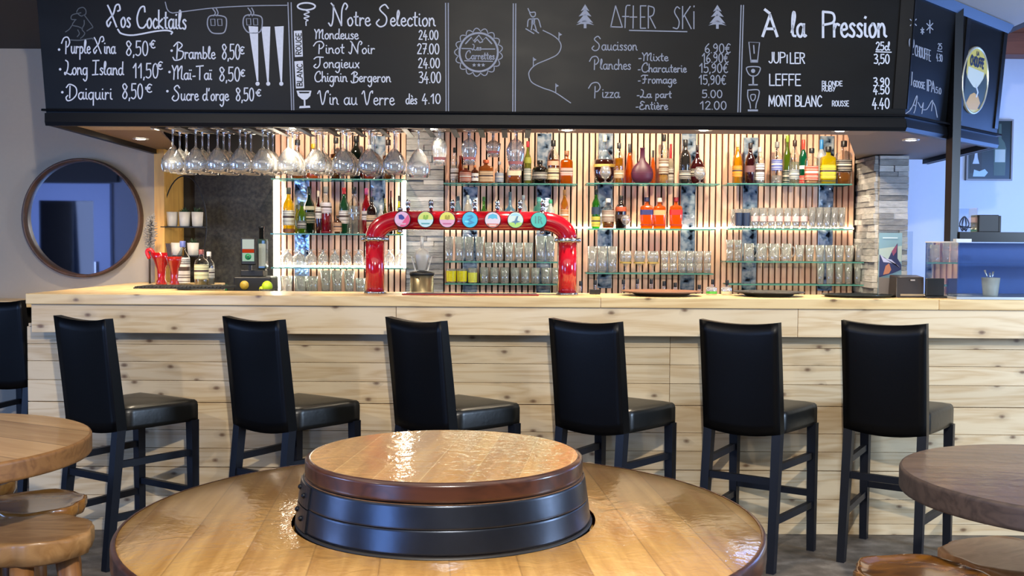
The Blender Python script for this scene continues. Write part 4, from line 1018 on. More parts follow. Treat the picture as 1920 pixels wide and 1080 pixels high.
# mirror uprights that carry the shelves
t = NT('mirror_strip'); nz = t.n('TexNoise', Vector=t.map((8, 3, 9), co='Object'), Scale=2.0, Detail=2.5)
m_mirror_strip = t.bsdf(t.ramp(nz.outputs[0], [(0.36, lin('#141b26')), (0.44, lin('#7d95b0')), (0.58, lin('#d0dae4'))]), 0.12, 0.55, t.bump(nz.outputs[0], 0.25, 0.02))  # room reflections painted in as dark, blue and pale blotches
ups = [(566, 340, 545, 'first'), (709, 255, 440, 'second'), (882, 350, 555, 'third'), (1021, 250, 555, 'fourth'), (1136, 250, 540, 'fifth'), (1292, 250, 550, 'sixth'), (1408, 258, 548, 'seventh'), (1551, 255, 545, 'eighth')]
for px, y0, y1, od in ups:
    a = at(px, y0, 6.945); b = at(px, y1, 6.945)
    r_ = thing('mirror_upright', 'narrow mirrored upright on the slatted wall, %s from the left' % od, 'mirror', (a.x, 6.945, b.z), 0, 'mirrored shelf uprights')
    MB().box(-0.044, 0.044, 0, 0.0049, 0, a.z-b.z).build('mirror_face', m_mirror_strip, r_)
    MB().box(-0.048, -0.0442, -0.002, 0.0049, 0, a.z-b.z).build('edge_trim', plain('#c9ccd0', 0.25, 0.9), r_)
    MB().box(0.0442, 0.048, -0.002, 0.0049, 0, a.z-b.z).build('edge_trim', plain('#c9ccd0', 0.25, 0.9), r_)
# LED lines
zA2, zA3 = SHELF['A2'], SHELF['A3']
def zy(py): return at(640, py, 6.93).z
led('led_strip', 'white LED line up the left edge of the slatted bottle wall', -1.546, -1.520, 6.925, 6.9495, zy(545), zy(338), m_led)
led('led_strip', 'white LED line up the slats beside the split-stone strip', -0.708, -0.692, 6.925, 6.9495, zy(502), zy(338), m_led)
led('led_strip', 'warm LED line on the slats at the back of the lower left glass shelf', -1.51, -0.72, 6.935, 6.9495, SHELF['A3']+0.0005, SHELF['A3']+0.010, m_led)
led('led_strip', 'warm LED line on the slats behind the middle shelf of the third section', xz(1078, 1.5, 6.94), xz(1342, 1.5, 6.94), 6.935, 6.9495, SHELF['C2']+0.0005, SHELF['C2']+0.010, m_led_soft)
led('led_strip', 'warm LED line on the slats behind the right section tumbler shelf', xz(1345, 1.5, 6.94), xz(1600, 1.5, 6.94), 6.935, 6.9495, SHELF['D2']+0.0005, SHELF['D2']+0.010, m_led_soft)
led('led_strip', 'warm LED line on the slats behind the red tap pipe', -0.44, xz(1076, 1.5, 6.94), 6.935, 6.9495, SHELF['B2']+0.0005, SHELF['B2']+0.010, m_led)
# ================================================================== bottles
G_CLEAR = thin_glass('clear_bottle_glass', (0.94, 0.96, 0.95, 1), 0.06, 0.9)
def prof_of(kind):
    P = {
    'std':   [(.90,0),(1,.02),(1,.58),(.93,.65),(.50,.75),(.38,.80),(.36,.95),(.42,.955),(.42,1)],
    'tall':  [(.90,0),(1,.02),(1,.52),(.9,.62),(.5,.72),(.36,.80),(.34,.95),(.40,.955),(.40,1)],
    'slim':  [(.90,0),(1,.02),(1,.50),(.8,.62),(.45,.74),(.38,.85),(.36,.95),(.42,.955),(.42,1)],
    'squat': [(.92,0),(1,.03),(1,.60),(.85,.70),(.40,.76),(.33,.80),(.32,.93),(.38,.935),(.38,1)],
    'square':[(.94,0),(1,.02),(1,.66),(.92,.71),(.36,.76),(.30,.79),(.30,.90),(.36,.905),(.36,1)],
    'globe': [(.55,0),(.80,.06),(.97,.20),(1,.32),(.92,.46),(.62,.58),(.30,.66),(.19,.76),(.16,.94),(.20,.945),(.20,1)],
    'flask': [(.52,0),(.80,.05),(.97,.16),(1,.27),(.92,.40),(.62,.53),(.30,.63),(.22,.74),(.20,.97),(.23,.975),(.23,1)],
    'cone':  [(.94,0),(1,.02),(.96,.25),(.70,.55),(.42,.72),(.30,.80),(.28,.94),(.34,.945),(.34,1)],
    'decant':[(.80,0),(1,.06),(1,.40),(.86,.50),(.40,.58),(.26,.66),(.22,.94),(.27,.945),(.27,1)],
    }
    return P[kind]
def rad_at(P, f):
    for (r0, z0), (r1, z1) in zip(P[:-1], P[1:]):
        if z0 <= f <= z1: return r0+(r1-r0)*((f-z0)/max(z1-z0, 1e-6))
    return P[-1][0]
NB = [0]
def bottle(label, px, top, z, w, kind, body, cap, labels=(), fill=0.62, Y=None, solid=False, cap_from=0.86, clear=False, flat=1.0, name='bottle', dens=0.5, group=None, h=None):
    """one bottle: glass shell or coloured body, liquor, paper labels, cap"""
    Y = Y or YB; x = xz(px, z, Y); H = h or (at(px, top, Y).z - z); r = w/2*Y/F_PX
    P = prof_of(kind); sq = 4.0 if kind == 'square' else 0.0; n = 24 if sq else 18
    b = thing(name, label, 'bottle', (x, Y, z + 0.0005), R.uniform(-0.1, 0.1) if not sq else 0.0, group)
    def cut(f0, f1, s=1.0):
        q = [(rad_at(P, f0), f0)] + [(rr, zz) for rr, zz in P if f0 < zz < f1] + [(rad_at(P, f1), f1)]
        return [(max(rr*r*s, 0.0008), zz*H) for rr, zz in q]
    if solid: MB().lathe(cut(0, 1), n, None, sq, True, flat).build('bottle_body', plain(body, 0.45, bump=0.05), b)
    elif clear:
        MB().lathe(cut(0, cap_from+0.02), n, None, sq, True, flat, cap=False).build('glass_body', G_CLEAR, b)
        if fill > 0: 
            q = cut(0.012, fill, 0.93); MB().lathe([(0.0008, q[0][1])] + q, n, None, sq, True, flat).build('liquor', liquid(body, dens), b)
    else: MB().lathe(cut(0, cap_from+0.02), n, None, sq, True, flat).build('glass_body', liquid(body, dens), b)
    rc = rad_at(P, 0.93)*r
    if not solid: MB().lathe([(rc*1.12, cap_from*H), (rc*1.15, (cap_from+0.01)*H), (rc*1.15, 0.992*H), (rc*1.0, H)], 14).build('cap', plain(cap, 0.4), b)
    for (f0, f1, colr) in labels:
        fs_ = [f0, f1] + [zz for rr, zz in P if f0 < zz < f1]; big = (f1-f0)*H > 0.045; lines = []
        if big:
            g = f1-f0; lines = [(f0+g*a_, f0+g*b_) for a_, b_ in ((.05,.08),(.20,.24),(.30,.33),(.48,.64),(.74,.78),(.92,.95))]
            fs_ += [v_ for l_ in lines for v_ in l_]
        fs_ = sorted(fs_); mb = MB()
        for a_, b_ in zip(fs_[:-1], fs_[1:]):
            if b_-a_ < 1e-5: continue
            m_ = (a_+b_)/2; mb.cur = 1 if any(l0 < m_ < l1 for l0, l1 in lines) else 0
            mb.lathe([(rad_at(P, a_)*r+0.0012, a_*H), (rad_at(P, b_)*r+0.0012, b_*H)], n, None, sq, True, flat, cap=False)
        pc = lin(colr); lum = .2*pc[0]+.7*pc[1]+.1*pc[2]
        ink = plain('#4a3a34' if lum > .25 else '#c9bfae', 0.55, 0, 0.3, 260)
        mb.build('paper_label', [plain(colr, 0.55, 0, 0.10, 160), ink] if lines else plain(colr, 0.55, 0, 0.18, 160), b)
    NB[0] += 1
    return b
Z = SHELF
CRM, WHT, BLK = '#d9cdae', '#d8d8d2', '#141414'
# --- left section, top shelf (mostly behind the hanging glasses)
for a in (('amber bottle behind the hanging glasses, leftmost on the top left shelf',558,262,'A1',24,'std','#c9741a','#1a1a1a',((.15,.45,CRM),),True),
          ('bright orange bottle behind the hanging glasses on the top left shelf',588,270,'A1',26,'squat','#e8781a','#d0a020',(),True),
          ('brown bottle behind the hanging glasses on the top left shelf',630,258,'A1',22,'std','#7a4218','#222222',((.2,.5,'#b89a60'),),True),
          ('nearly black bottle behind the hanging glasses on the top left shelf',668,255,'A1',24,'std','#15201a','#101010',((.2,.45,'#c9c6b8'),),False),
          ('orange-red bottle behind the hanging glasses on the top left shelf',693,272,'A1',22,'squat','#d04a1c','#e8e0d0',((.2,.5,'#e0b070'),),True),
          ('brown whisky bottle beside the stone strip on the top left shelf',728,262,'A1',22,'std','#8a4a1a','#2a1a10',((.15,.45,CRM),),True)):
    bottle(a[0], a[1], a[2], Z[a[3]], a[4], a[5], a[6], a[7], a[8], clear=a[9], fill=0.6)
# --- left section, middle shelf
bottle('bright yellow liqueur bottle with a white label, leftmost on the middle left shelf',541,352,Z['A2'],21,'std','#e0c414','#4a4a40',((.18,.50,'#dcdccb'),(.02,.10,'#7a4a2a')),dens=.4)
bottle('slim yellow-green bottle behind the bright yellow liqueur',557,384,Z['A2'],9,'slim','#b9b414','#3a3a20',(),dens=.4)
bottle('small lime-green bottle left of the big dark green one',566,378,Z['A2'],16,'std','#6f9a1c','#22381a',((.15,.4,'#1f2a1a'),),Y=6.80)
bottle('big dark green wine-shaped bottle on the middle left shelf',580,350,Z['A2'],21,'tall','#12301c','#0f1a12',((.22,.45,'#2b3a30'),(.50,.58,'#b6b39a')),dens=.8,Y=6.88)
bottle('slim bottle with dark red base left of the crimson liqueur',597,358,Z['A2'],11,'slim','#5a1418','#c9b9a0',((.35,.62,'#d8d2c4'),),Y=6.80)
bottle('crimson liqueur bottle with a pale upper half on the middle left shelf',611,350,Z['A2'],21,'std','#b01030','#9a9088',((.44,.66,'#d9cfd2'),(.01,.05,'#7a1020')),clear=True,fill=.42,dens=.75)
bottle('small brown bottle with a kraft label on the middle left shelf',633,404,Z['A2'],15,'squat','#6a3a18','#3a2a1a',((.1,.6,'#c79a70'),),Y=6.80)
bottle('green vermouth-style bottle with a red cap and round white label',645,352,Z['A2'],18,'std','#2a6a42','#b01c20',((.22,.50,'#d6cfc8'),),dens=.55,Y=6.87)
bottle('clear engraved bottle with black cap on the middle left shelf',664,351,Z['A2'],22,'std','#e8ecea','#171717',((.42,.46,'#9aa0a0'),),clear=True,fill=.60,dens=.15)
bottle('red aperitif bottle with a pink neck, beside the left tap column',687,353,Z['A2'],17,'std','#c01a2a','#c04a78',((.3,.5,'#d9cfc8'),))
bottle('bottle with black cap and cream label in front of the red aperitif',697,369,Z['A2'],19,'squat','#3a1c12','#121212',((.15,.5,'#d2b58a'),),Y=6.80)
bottle('olive round bottle above the left bend of the tap',722,372,Z['A2'],19,'globe','#6a6a28','#8a7a40',())
bottle('slim brown bottle above the left bend of the tap',733,358,Z['A2'],10,'slim','#5a2a1a','#6a2a24',(),Y=6.905)
bottle('slim yellow-green bottle with dark cap next to the stone strip',748,367,Z['A2'],9,'slim','#c3cc1c','#22241c',(),dens=.35)
bottle('small white bottle half hidden by the left bend of the tap',714,385,Z['A2'],12,'std','#dcdcd8','#c8c8c8',(),dens=.7,Y=6.80)
# --- above the tap, top shelf
bottle('clear bottle with black cap, leftmost on the shelf above the tap',852,277,Z['B1'],14,'std','#e6e8e6','#121212',((.12,.42,'#cfc8c4'),),clear=True,fill=.5,dens=.15)
bottle('slim red-brown bottle on the shelf above the tap',863,292,Z['B1'],11,'slim','#a8481c','#7a2a18',(),Y=6.88)
bottle('squat reddish spirit bottle on the shelf above the tap',873,311,Z['B1'],22,'squat','#9a3a1c','#c89a60',((.08,.62,'#a5583a'),),Y=6.80)
bottle('small white-labelled brown bottle on the shelf above the tap',890,310,Z['B1'],14,'squat','#7a3a1c','#c86a2a',((.12,.30,'#e0d8c8'),(.38,.55,'#e0d8c8')),Y=6.80)
bottle('wide amber bottle with a cream label on the shelf above the tap',911,300,Z['B1'],27,'square','#c87a3a','#c0582a',((.08,.52,'#cfae86'),),flat=.6)
bottle('clear bottle with a blue-grey label on the shelf above the tap',936,303,Z['B1'],16,'std','#dfe6ea','#8a8a8c',((.08,.48,'#7c8694'),),clear=True,fill=.5,dens=.2)
bottle('low amber whiskey bottle behind the last hanging beer glass',964,300,Z['B1'],26,'square','#b8641c','#1a1a1a',((.34,.60,'#d9c8a6'),),flat=.65,clear=True,fill=.34,dens=.6)
bottle('tall bottle with red cap and olive neck on the shelf above the tap',989,265,Z['B1'],14,'tall','#a8ac4a','#b01c28',((.08,.36,'#7e8478'),(.48,.62,'#8a8a2a')),dens=.4)
bottle('black squat bottle on the shelf above the tap',1012,301,Z['B1'],29,'squat','#15130f','#101010',((.2,.5,'#2c2620'),),dens=.95)
bottle('brown spirit bottle with black cap and cream label, second from the shelf end',1037,263,Z['B1'],22,'std','#a85c2a','#161616',((.10,.36,'#d8c49a'),(.42,.52,'#d8a080')),clear=True,fill=.56)
bottle('square orange bottle with a pink diamond label at the shelf end',1062,283,Z['B1'],23,'square','#d87a14','#8a5a3a',((.26,.48,'#d9a79c'),),flat=.7,dens=.4)
# --- shelf behind the tap pipe
bottle('pale blue conical bottle behind the tap pipe',858,368,Z['B2'],22,'cone','#b4cfd8','#26323c',(),dens=.3)
bottle('cream bottle behind the tap pipe',877,366,Z['B2'],14,'std','#ddd6c4','#d0ccbc',(),dens=.85)
bottle('lime-green rounded bottle behind the tap pipe',907,369,Z['B2'],23,'decant','#5aa43a','#3a6a2a',((.2,.42,'#3a5a22'),),dens=.45)
bottle('clear bottle with a black cap behind the tap pipe',934,375,Z['B2'],16,'squat','#dcdcdc','#141414',((.1,.5,'#2a2a2a'),),clear=True,fill=.5,dens=.2)
bottle('light blue gin bottle behind the tap pipe',956,360,Z['B2'],24,'decant','#8ac4dc','#3a4a58',((.12,.34,'#b8d8e4'),),dens=.35)
bottle('frosted clear bottle with a grey top behind the tap pipe',981,366,Z['B2'],14,'std','#dfe4e6','#9aa0a4',(),dens=.35)
bottle('teal rounded bottle near the right bend of the tap',1010,370,Z['B2'],22,'squat','#7cc8b8','#5aa898',((.15,.5,'#a8dcd0'),),dens=.4)
bottle('white bottle with green cap near the right bend of the tap',1032,374,Z['B2'],17,'std','#dfe8e0','#3a9a6a',((.2,.45,'#7cc0a0'),),dens=.6)
bottle('orange bottle behind the right bend of the tap',1058,356,Z['B2'],15,'std','#e09a2a','#8a5a2a',((.18,.5,'#b06a1a'),),dens=.4)
# --- third section, top shelf
bottle('big round dark decanter with a long clear neck on the third section top shelf',1133,253,Z['C1'],42,'globe','#4a1c14','#c8c4b0',((.34,.40,'#b89a4a'),),clear=True,fill=.50,dens=.85,flat=.5,Y=6.885)
bottle('amber bottle with black cap right of the round decanter',1160,268,Z['C1'],18,'std','#c88a1c','#1a1a20',((.12,.32,'#8a6a3a'),),clear=True,fill=.62,Y=6.80)
bottle('orange bottle with black cap left of the burgundy flask',1180,270,Z['C1'],18,'cone','#e07414','#22242e',(),dens=.4,cap_from=.76,Y=6.89)
bottle('matte burgundy flat round flask with a thick neck',1204,277,Z['C1'],42,'flask','#44122a','#44122a',((.30,.31,'#5e2a40'),),solid=True,flat=.5,Y=6.81)
bottle('orange bottle with black cap half hidden behind the burgundy flask',1224,282,Z['C1'],12,'cone','#e0802a','#15181c',(),dens=.4,cap_from=.78,Y=6.895)
bottle('clear bottle with tall black cap and brown label right of the burgundy flask',1244,252,Z['C1'],18,'std','#d9a93c','#121212',((.20,.52,'#7d6450'),),clear=True,fill=.18)
bottle('slim cream bottle with a red neck right of the brown-labelled one',1257,270,Z['C1'],11,'slim','#d8d0bc','#a8242a',((.1,.4,'#cfcac0'),),dens=.7,cap_from=.62,Y=6.905)
bottle('smoky clear bottle left of the black and red globe bottle',1284,262,Z['C1'],21,'std','#4a4644','#1c1c1c',((.1,.3,'#3a3838'),),dens=.5,Y=6.81)
bottle('black and dark red globe bottle at the right of the third section top shelf',1307,272,Z['C1'],30,'globe','#4a1418','#201014',((.20,.40,'#1a1418'),),dens=.85,flat=.5,Y=6.89)
# --- third section, middle shelf
bottle('green bottle with yellow label, leftmost on the third section middle shelf',1117,355,Z['C2'],16,'std','#3f9a2c','#141c14',((.04,.30,'#d8c848'),(.36,.54,'#26384a')),dens=.4)
bottle('clear rum bottle with brown label beside the green one',1140,372,Z['C2'],23,'std','#b0702a','#d8d4cc',((.22,.60,'#8a6f5e'),),clear=True,fill=.24)
bottle('dark rum bottle with red-brown label on the third section middle shelf',1164,367,Z['C2'],21,'std','#2a1610','#221a16',((.52,.66,'#a84a24'),(.30,.42,'#3a2a20')),dens=.85)
for px, tp, capc, lc, nm in ((1212,370,'#1e2246','#2c2f66','navy'),(1236,371,'#d8cbb4','#e89a68','peach'),(1267,370,'#8a1420','#c81e18','red')):
    bottle('square orange liqueur bottle with a %s cap and label' % ('cream cap and peach label' if nm == 'peach' else nm) if nm != 'peach' else 'square orange liqueur bottle with a cream cap and peach label', px, tp, Z['C2'], 23, 'square', '#ee7a12', capc, ((.44,.60,lc),(.10,.14,'#8a2a10')), flat=.6, dens=.45)
# --- right section, top shelf
bottle('yellow bottle with a long clear neck, leftmost on the right section top shelf',1382,265,Z['D1'],18,'tall','#e3ae14','#c8b890',((.16,.42,'#d88a1c'),),dens=.4)
bottle('dark red bottle beside the yellow one on the right section top shelf',1406,268,Z['D1'],19,'tall','#3a1418','#1a1214',((.28,.44,'#6a4a4c'),),dens=.85)
bottle('white-labelled clear bottle behind the dark red one',1424,276,Z['D1'],17,'std','#dedede','#a8a8a8',((.10,.55,'#c9c4c2'),),clear=True,fill=.3,dens=.3)
bottle('clear bottle with blue label and grey cap on the right section top shelf',1456,266,Z['D1'],20,'std','#e4e6e8','#7a7a78',((.32,.58,'#3a4c94'),),clear=True,fill=.2,dens=.2)
bottle('tall green bottle without cap on the right section top shelf',1475,254,Z['D1'],15,'tall','#7a9a1c','#8aa82a',((.02,.30,'#2a3a34'),),dens=.45,Y=6.915)
bottle('clear bottle with dark cap and slate label, front of the tall green one',1489,263,Z['D1'],18,'std','#d8e0cc','#2a1612',((.10,.32,'#56626a'),),clear=True,fill=.5,dens=.2,Y=6.80)
bottle('green bottle with red cap and white band on the right section top shelf',1505,262,Z['D1'],15,'std','#107a52','#d83a2c',((.34,.42,'#d8e0d8'),(.02,.20,'#c82a28')),dens=.6,cap_from=.76,Y=6.885)
bottle('clear bottle with rusty red label and black cap on the right section top shelf',1521,278,Z['D1'],23,'square','#dfb48a','#141414',((.10,.50,'#a8402a'),),clear=True,fill=.1,flat=.7,Y=6.80)
bottle('white bottle with blue cap behind the big yellow bottle',1539,262,Z['D1'],17,'std','#dfe2e4','#2c7ab8',(),dens=.7,cap_from=.78,Y=6.90)
bottle('big bright yellow bottle with black cap on the right section top shelf',1552,275,Z['D1'],27,'square','#ecd414','#17181a',((.14,.50,'#d8c42a'),(.06,.09,'#3a3a10')),flat=.7,dens=.4,Y=6.80)
bottle('clear whisky bottle with black label and amber base, rightmost on the top shelf',1581,264,Z['D1'],27,'square','#b87424','#221a16',((.30,.56,'#231f20'),),clear=True,fill=.26,flat=.8)
# --- bottle necks standing on the low cabinet behind the worktop
for i, (px, tp) in enumerate(((1088,527),(1115,525),(1168,524),(1194,523),(1220,523),(1244,527),(1265,530),(1310,534),(1335,524),(1362,525))):
    bottle('clear bottle neck with black pourer behind the bar edge, %s of ten' % nth(i, 10), px, tp, 0.9, 15, 'std', '#dfe2e0', '#121212', (), clear=True, fill=0, Y=6.62, cap_from=.90, group='clear bottles with black pourers on the back cabinet')
# ================================================================== glasses
GL = thin_glass('drinking_glass', (0.965, 0.975, 0.97, 1), 0.10, 1.3, 0.04, 0.22)
GP = {
 'tumbler': [(.001,.006),(.030,.006),(.031,.0),(.034,.004),(.039,.100),(.037,.100),(.033,.012),(.001,.012)],
 'tall':    [(.001,.006),(.024,.006),(.025,.0),(.027,.004),(.034,.150),(.032,.150),(.026,.014),(.001,.014)],
 'goblet':  [(.030,.0),(.029,.003),(.006,.008),(.005,.040),(.010,.048),(.033,.068),(.043,.105),(.038,.150),(.036,.150),(.041,.105),(.030,.072),(.001,.056)],
 'balloon': [(.034,.0),(.033,.003),(.005,.007),(.0045,.060),(.012,.068),(.040,.095),(.046,.125),(.036,.165),(.0345,.165),(.044,.125),(.037,.098),(.001,.073)],
 'upturned':[(.036,.0),(.0345,.0),(.038,.035),(.034,.075),(.014,.092),(.006,.100),(.006,.112),(.028,.114),(.029,.117),(.007,.118),(.008,.100),(.017,.092),(.036,.076),(.0405,.035)],
 'snifter': [(.028,.0),(.027,.003),(.006,.008),(.006,.024),(.024,.034),(.040,.062),(.037,.088),(.026,.112),(.0245,.112),(.035,.088),(.038,.062),(.022,.037),(.001,.030)],
 'mug':     [(.001,.006),(.038,.006),(.040,.0),(.042,.006),(.041,.110),(.038,.110),(.037,.014),(.001,.014)],
}
GPROTO = {}
def glass(kind, px, z, h, w, label, cat='glass', group=None, name='drinking_glass', Y=None, band=None, mat=None):
    Y = Y or YB; key = (kind, round(h, 3), round(w, 4), band)
    x = xz(px, z, Y)
    if key not in GPROTO:
        P = GP[kind]; hs = h/max(z_ for _, z_ in P); ws = w/2/max(r_ for r_, _ in P)
        mb = MB().lathe([(r_*ws, z_*hs) for r_, z_ in P], 20, cap=False)
        if kind == 'mug': mb.tube(smooth_path([(w/2*.95,0,h*.85),(w/2*1.5,0,h*.75),(w/2*1.55,0,h*.4),(w/2*.95,0,h*.22)], 4), 0.006, 8)
        o = mb.build(name, mat or GL)
        if band:
            f0, f1, bc_ = band
            rr = lambda f: max(r_*ws for r_, z_ in P if True and z_*hs <= 1e9) if False else (w/2*0.9 + (w/2-w/2*0.9)*f)
            MB().lathe([(rr(f0)+0.001, f0*h), (rr(f1)+0.001, f1*h)], 20, cap=False).build('printed_band', plain(bc_, 0.4, 0, 0.25, 120), o)
        GPROTO[key] = o; r_ = o
    else:
        s_ = GPROTO[key]; r_ = s_.copy(); COL.objects.link(r_)
        for ch in s_.children: c_ = ch.copy(); COL.objects.link(c_); c_.parent = r_
    r_.location = (x, Y, z+0.0005); r_.rotation_euler = (0, 0, 0)
    return tag(r_, label, cat, group)
def row(kind, pxs, zk, top, w_px, desc, group, band=None, Y=None, z=None, extra=''):
    Yy = Y or YB
    z0 = z if z is not None else Z[zk]; h = at(pxs[len(pxs)//2], top, Yy).z - z0; w = w_px*Yy/F_PX
    for i, px in enumerate(pxs): glass(kind, px, z0, h, w, '%s, %s %s' % (desc, nth(i, len(pxs)), extra), group=group, band=band, Y=Y)
def lsp(a, b, n): return [a+(b-a)*i/(n-1) for i in range(n)]
row('upturned', lsp(540, 672, 7), 'A3', 468, 20, 'upturned balloon glass on the lower left shelf', 'balloon glasses on the lower left shelf')
row('upturned', [730, 751], 'A3', 468, 20, 'upturned balloon glass right of the left tap column', 'balloon glasses right of the left tap column')
row('upturned', lsp(533, 675, 7), 'A3', 471, 18, 'upturned balloon glass in the back row of the lower left shelf', 'balloon glasses at the back of the lower left shelf', Y=6.905)
row('tumbler', [537, 563, 585], 'A4', 518, 24, 'clear tumbler on the lowest left shelf', 'tumblers on the lowest left shelf')
row('tall', [611, 632, 655], 'A4', 507, 20, 'tall clear glass on the lowest left shelf', 'tall glasses on the lowest left shelf')
glass('tumbler', 676, Z['A4'], 0.09, 0.066, 'clear tumbler just left of the left tap column')
row('tall', [842, 861, 880, 899], 'B3', 444, 17, 'tall beer glass under the left part of the tap pipe', 'tall glasses under the tap pipe')
row('tumbler', lsp(917, 991, 5), 'B3', 455, 17, 'straight clear glass in the middle of the shelf under the tap pipe', 'straight glasses under the tap pipe')
row('tall', [1013, 1032], 'B3', 443, 19, 'tall beer glass beside the right tap column', 'tall glasses beside the right tap column')
row('tumbler', [846, 866], 'B4', 504, 19, 'yellow-printed tumbler on the lowest shelf under the tap', 'yellow tumblers under the tap', band=(.10, .85, '#e2d21c'))
glass('tumbler', 886, Z['B4'], 0.095, 0.06, 'half yellow tumbler, third from the stone strip on the lowest shelf', band=(.05, .70, '#dcd84a'))
row('tumbler', lsp(908, 1042, 8), 'B4', 502, 17.5, 'clear short glass on the lowest shelf under the tap', 'short glasses under the tap')
row('tall', [1110, 1129, 1148], 'C3', 462, 19, 'tall clear glass at the left of the goblet shelf', 'tall glasses on the goblet shelf')
row('goblet', [1173, 1199, 1224], 'C3', 471, 23, 'stemmed beer goblet with a gold print', 'beer goblets', band=(.42, .50, '#b89a4a'))
row('tumbler', lsp(1246, 1326, 6), 'C3', 494, 15, 'lower tumbler of a stacked pair on the goblet shelf', 'stacked tumblers, lower')
zt = at(1290, 494, YB).z
row('tumbler', lsp(1246, 1326, 6), 'C3', 471, 15.5, 'upper tumbler of a stacked pair on the goblet shelf', 'stacked tumblers, upper', z=zt)
glass('snifter', 1135, Z['C1'], 0.108, 0.075, 'clear snifter in front of the round dark decanter', Y=6.785)
glass('snifter', 1312, Z['C1'], 0.105, 0.075, 'clear snifter in front of the black and red globe bottle', Y=6.785)
glass('snifter', 1173, Z['C2'], 0.085, 0.064, 'small clear snifter beside the dark rum bottle', Y=6.80)
row('tumbler', [1385, 1399], 'D2', 392, 15, 'tumbler with a dark navy print on the right section', 'navy printed tumblers', band=(.12, .80, '#26324a'))
row('tumbler', lsp(1415, 1507, 7), 'D2', 390, 14.5, 'tumbler with a small pink print on the right section', 'pink printed tumblers', band=(.35, .60, '#d9b4ae'))
row('tall', lsp(1522, 1578, 5), 'D2', 389, 14, 'slender clear glass at the right of the tumbler shelf', 'slender glasses at the right of the tumbler shelf')
row('tumbler', lsp(1375, 1575, 13), 'D2', 393, 13.5, 'clear tumbler in the back row of the printed tumbler shelf', 'tumblers at the back of the printed tumbler shelf', Y=6.91)
row('tumbler', [1368, 1383], 'D3', 468, 14, 'lower glass of a stacked pair left of the beer mugs', 'stacked glasses left of the mugs, lower')
row('tumbler', [1368, 1383], 'D3', 450, 14, 'upper glass of a stacked pair left of the beer mugs', 'stacked glasses left of the mugs, upper', z=at(1375, 468, YB).z)
row('mug', [1404, 1428, 1451, 1474], 'D3', 457, 19, 'clear handled beer mug on the right section', 'beer mugs')
row('tall', lsp(1499, 1611, 7), 'D3', 460, 17, 'clear pint glass right of the beer mugs', 'pint glasses right of the mugs')
row('tall', lsp(1538, 1608, 5), 'D4', 494, 14.5, 'tall clear glass on the lowest shelf beside the stone pillar', 'tall glasses beside the stone pillar')
# ================================================================== hanging glasses
CR = thin_glass('hanging_crystal', (0.93, 0.94, 0.94, 1), 0.12, 1.3, 0.03, 0.16)
def hang_wine(label, L, w):
    r_ = thing('wine_glass', label, 'glass', (0, 0, 0), 0, 'wine glasses hanging under the canopy')
    MB().lathe([(.038, 0.0), (.037, -.003), (.006, -.007)], 22, cap=True).build('foot', CR, r_)
    MB().lathe([(.006, -.0072), (.0042, -.03), (.0042, -.085), (.008, -.094)], 12, cap=False).build('stem', CR, r_)
    b = L
    prof = [(.0082, -.0945), (.020, -.103), (.036, -.125), (w/2*.93, -b*.70), (w/2, -b*.80), (w/2*.96, -b*.90), (w/2*.86, -b), (w/2*.845, -b), (w/2*.945, -b*.90), (w/2*.985, -b*.80), (w/2*.915, -b*.70), (.033, -.127), (.016, -.106)]
    MB().lathe(prof, 26, cap=False).build('bowl', CR, r_); return r_
def hang_tulip(label, L, w):
    r_ = thing('beer_glass', label, 'glass', (0, 0, 0), 0, 'tulip beer glasses hanging under the canopy')
    MB().lathe([(.033, 0.0), (.032, -.003), (.007, -.008)], 20).build('foot', CR, r_)
    MB().lathe([(.007, -.0082), (.006, -.035), (.010, -.042)], 12, cap=False).build('stem', CR, r_)
    prof = [(.0102, -.0425), (.030, -.056), (w/2, -L*.48), (w/2*.92, -L*.68), (w/2*.68, -L*.86), (w/2*.72, -L), (w/2*.70, -L), (w/2*.66, -L*.86), (w/2*.9, -L*.68), (w/2*.97, -L*.48), (.028, -.058)]
    MB().lathe(prof, 24, cap=False).build('bowl', CR, r_)
    MB().lathe([(w/2*.78+.001, -L*.78), (w/2*.70+.001, -L*.86)], 16, cap=False).build('print', plain('#b86a60', 0.5, 0, 0.3, 150), r_)
    return r_
ZH = 1.976; rows_y = (5.235, 5.345, 5.455)
cols = [324, 367, 408, 450, 493, 540, 592, 643, 692, 739, 785]
pw = None; pt_ = None
for i, px in enumerate(cols):
    for j, yy in enumerate(rows_y):
        if i >= 9 and j > 1 or i >= 10 and j > 0: continue
        x = xz(px, 1.85, 5.235)
        lb = '%s wine glass hanging in the rack %s, %s column' % (('large round' if i != 10 else 'long tulip-shaped'), ('in the front row', 'in the middle row', 'in the back row')[j], nth(i, 11))
        if i == 10: o = hang_wine(lb, 0.232, 0.115)
        elif pw is None: pw = o = hang_wine(lb, 0.212, 0.110)
        else: o = dup(pw, (0, 0, 0), 0, lb)
        o.location = (x, yy, ZH); o['label'] = lb
for px, yy, L, w, lb in ((824, 5.235, 0.172, 0.080, 'stemmed beer glass hanging right of the last wine glass'), (880, 5.235, 0.170, 0.082, 'stemmed beer glass hanging in front of the shelf above the tap, left of two others'),
                         (925, 5.30, 0.125, 0.078, 'short stemmed glass hanging between two beer glasses'), (967, 5.235, 0.195, 0.094, 'largest hanging beer glass, rightmost of the rack')):
    o = hang_tulip(lb, L, w); o.location = (xz(px, 1.9, yy), yy, ZH)
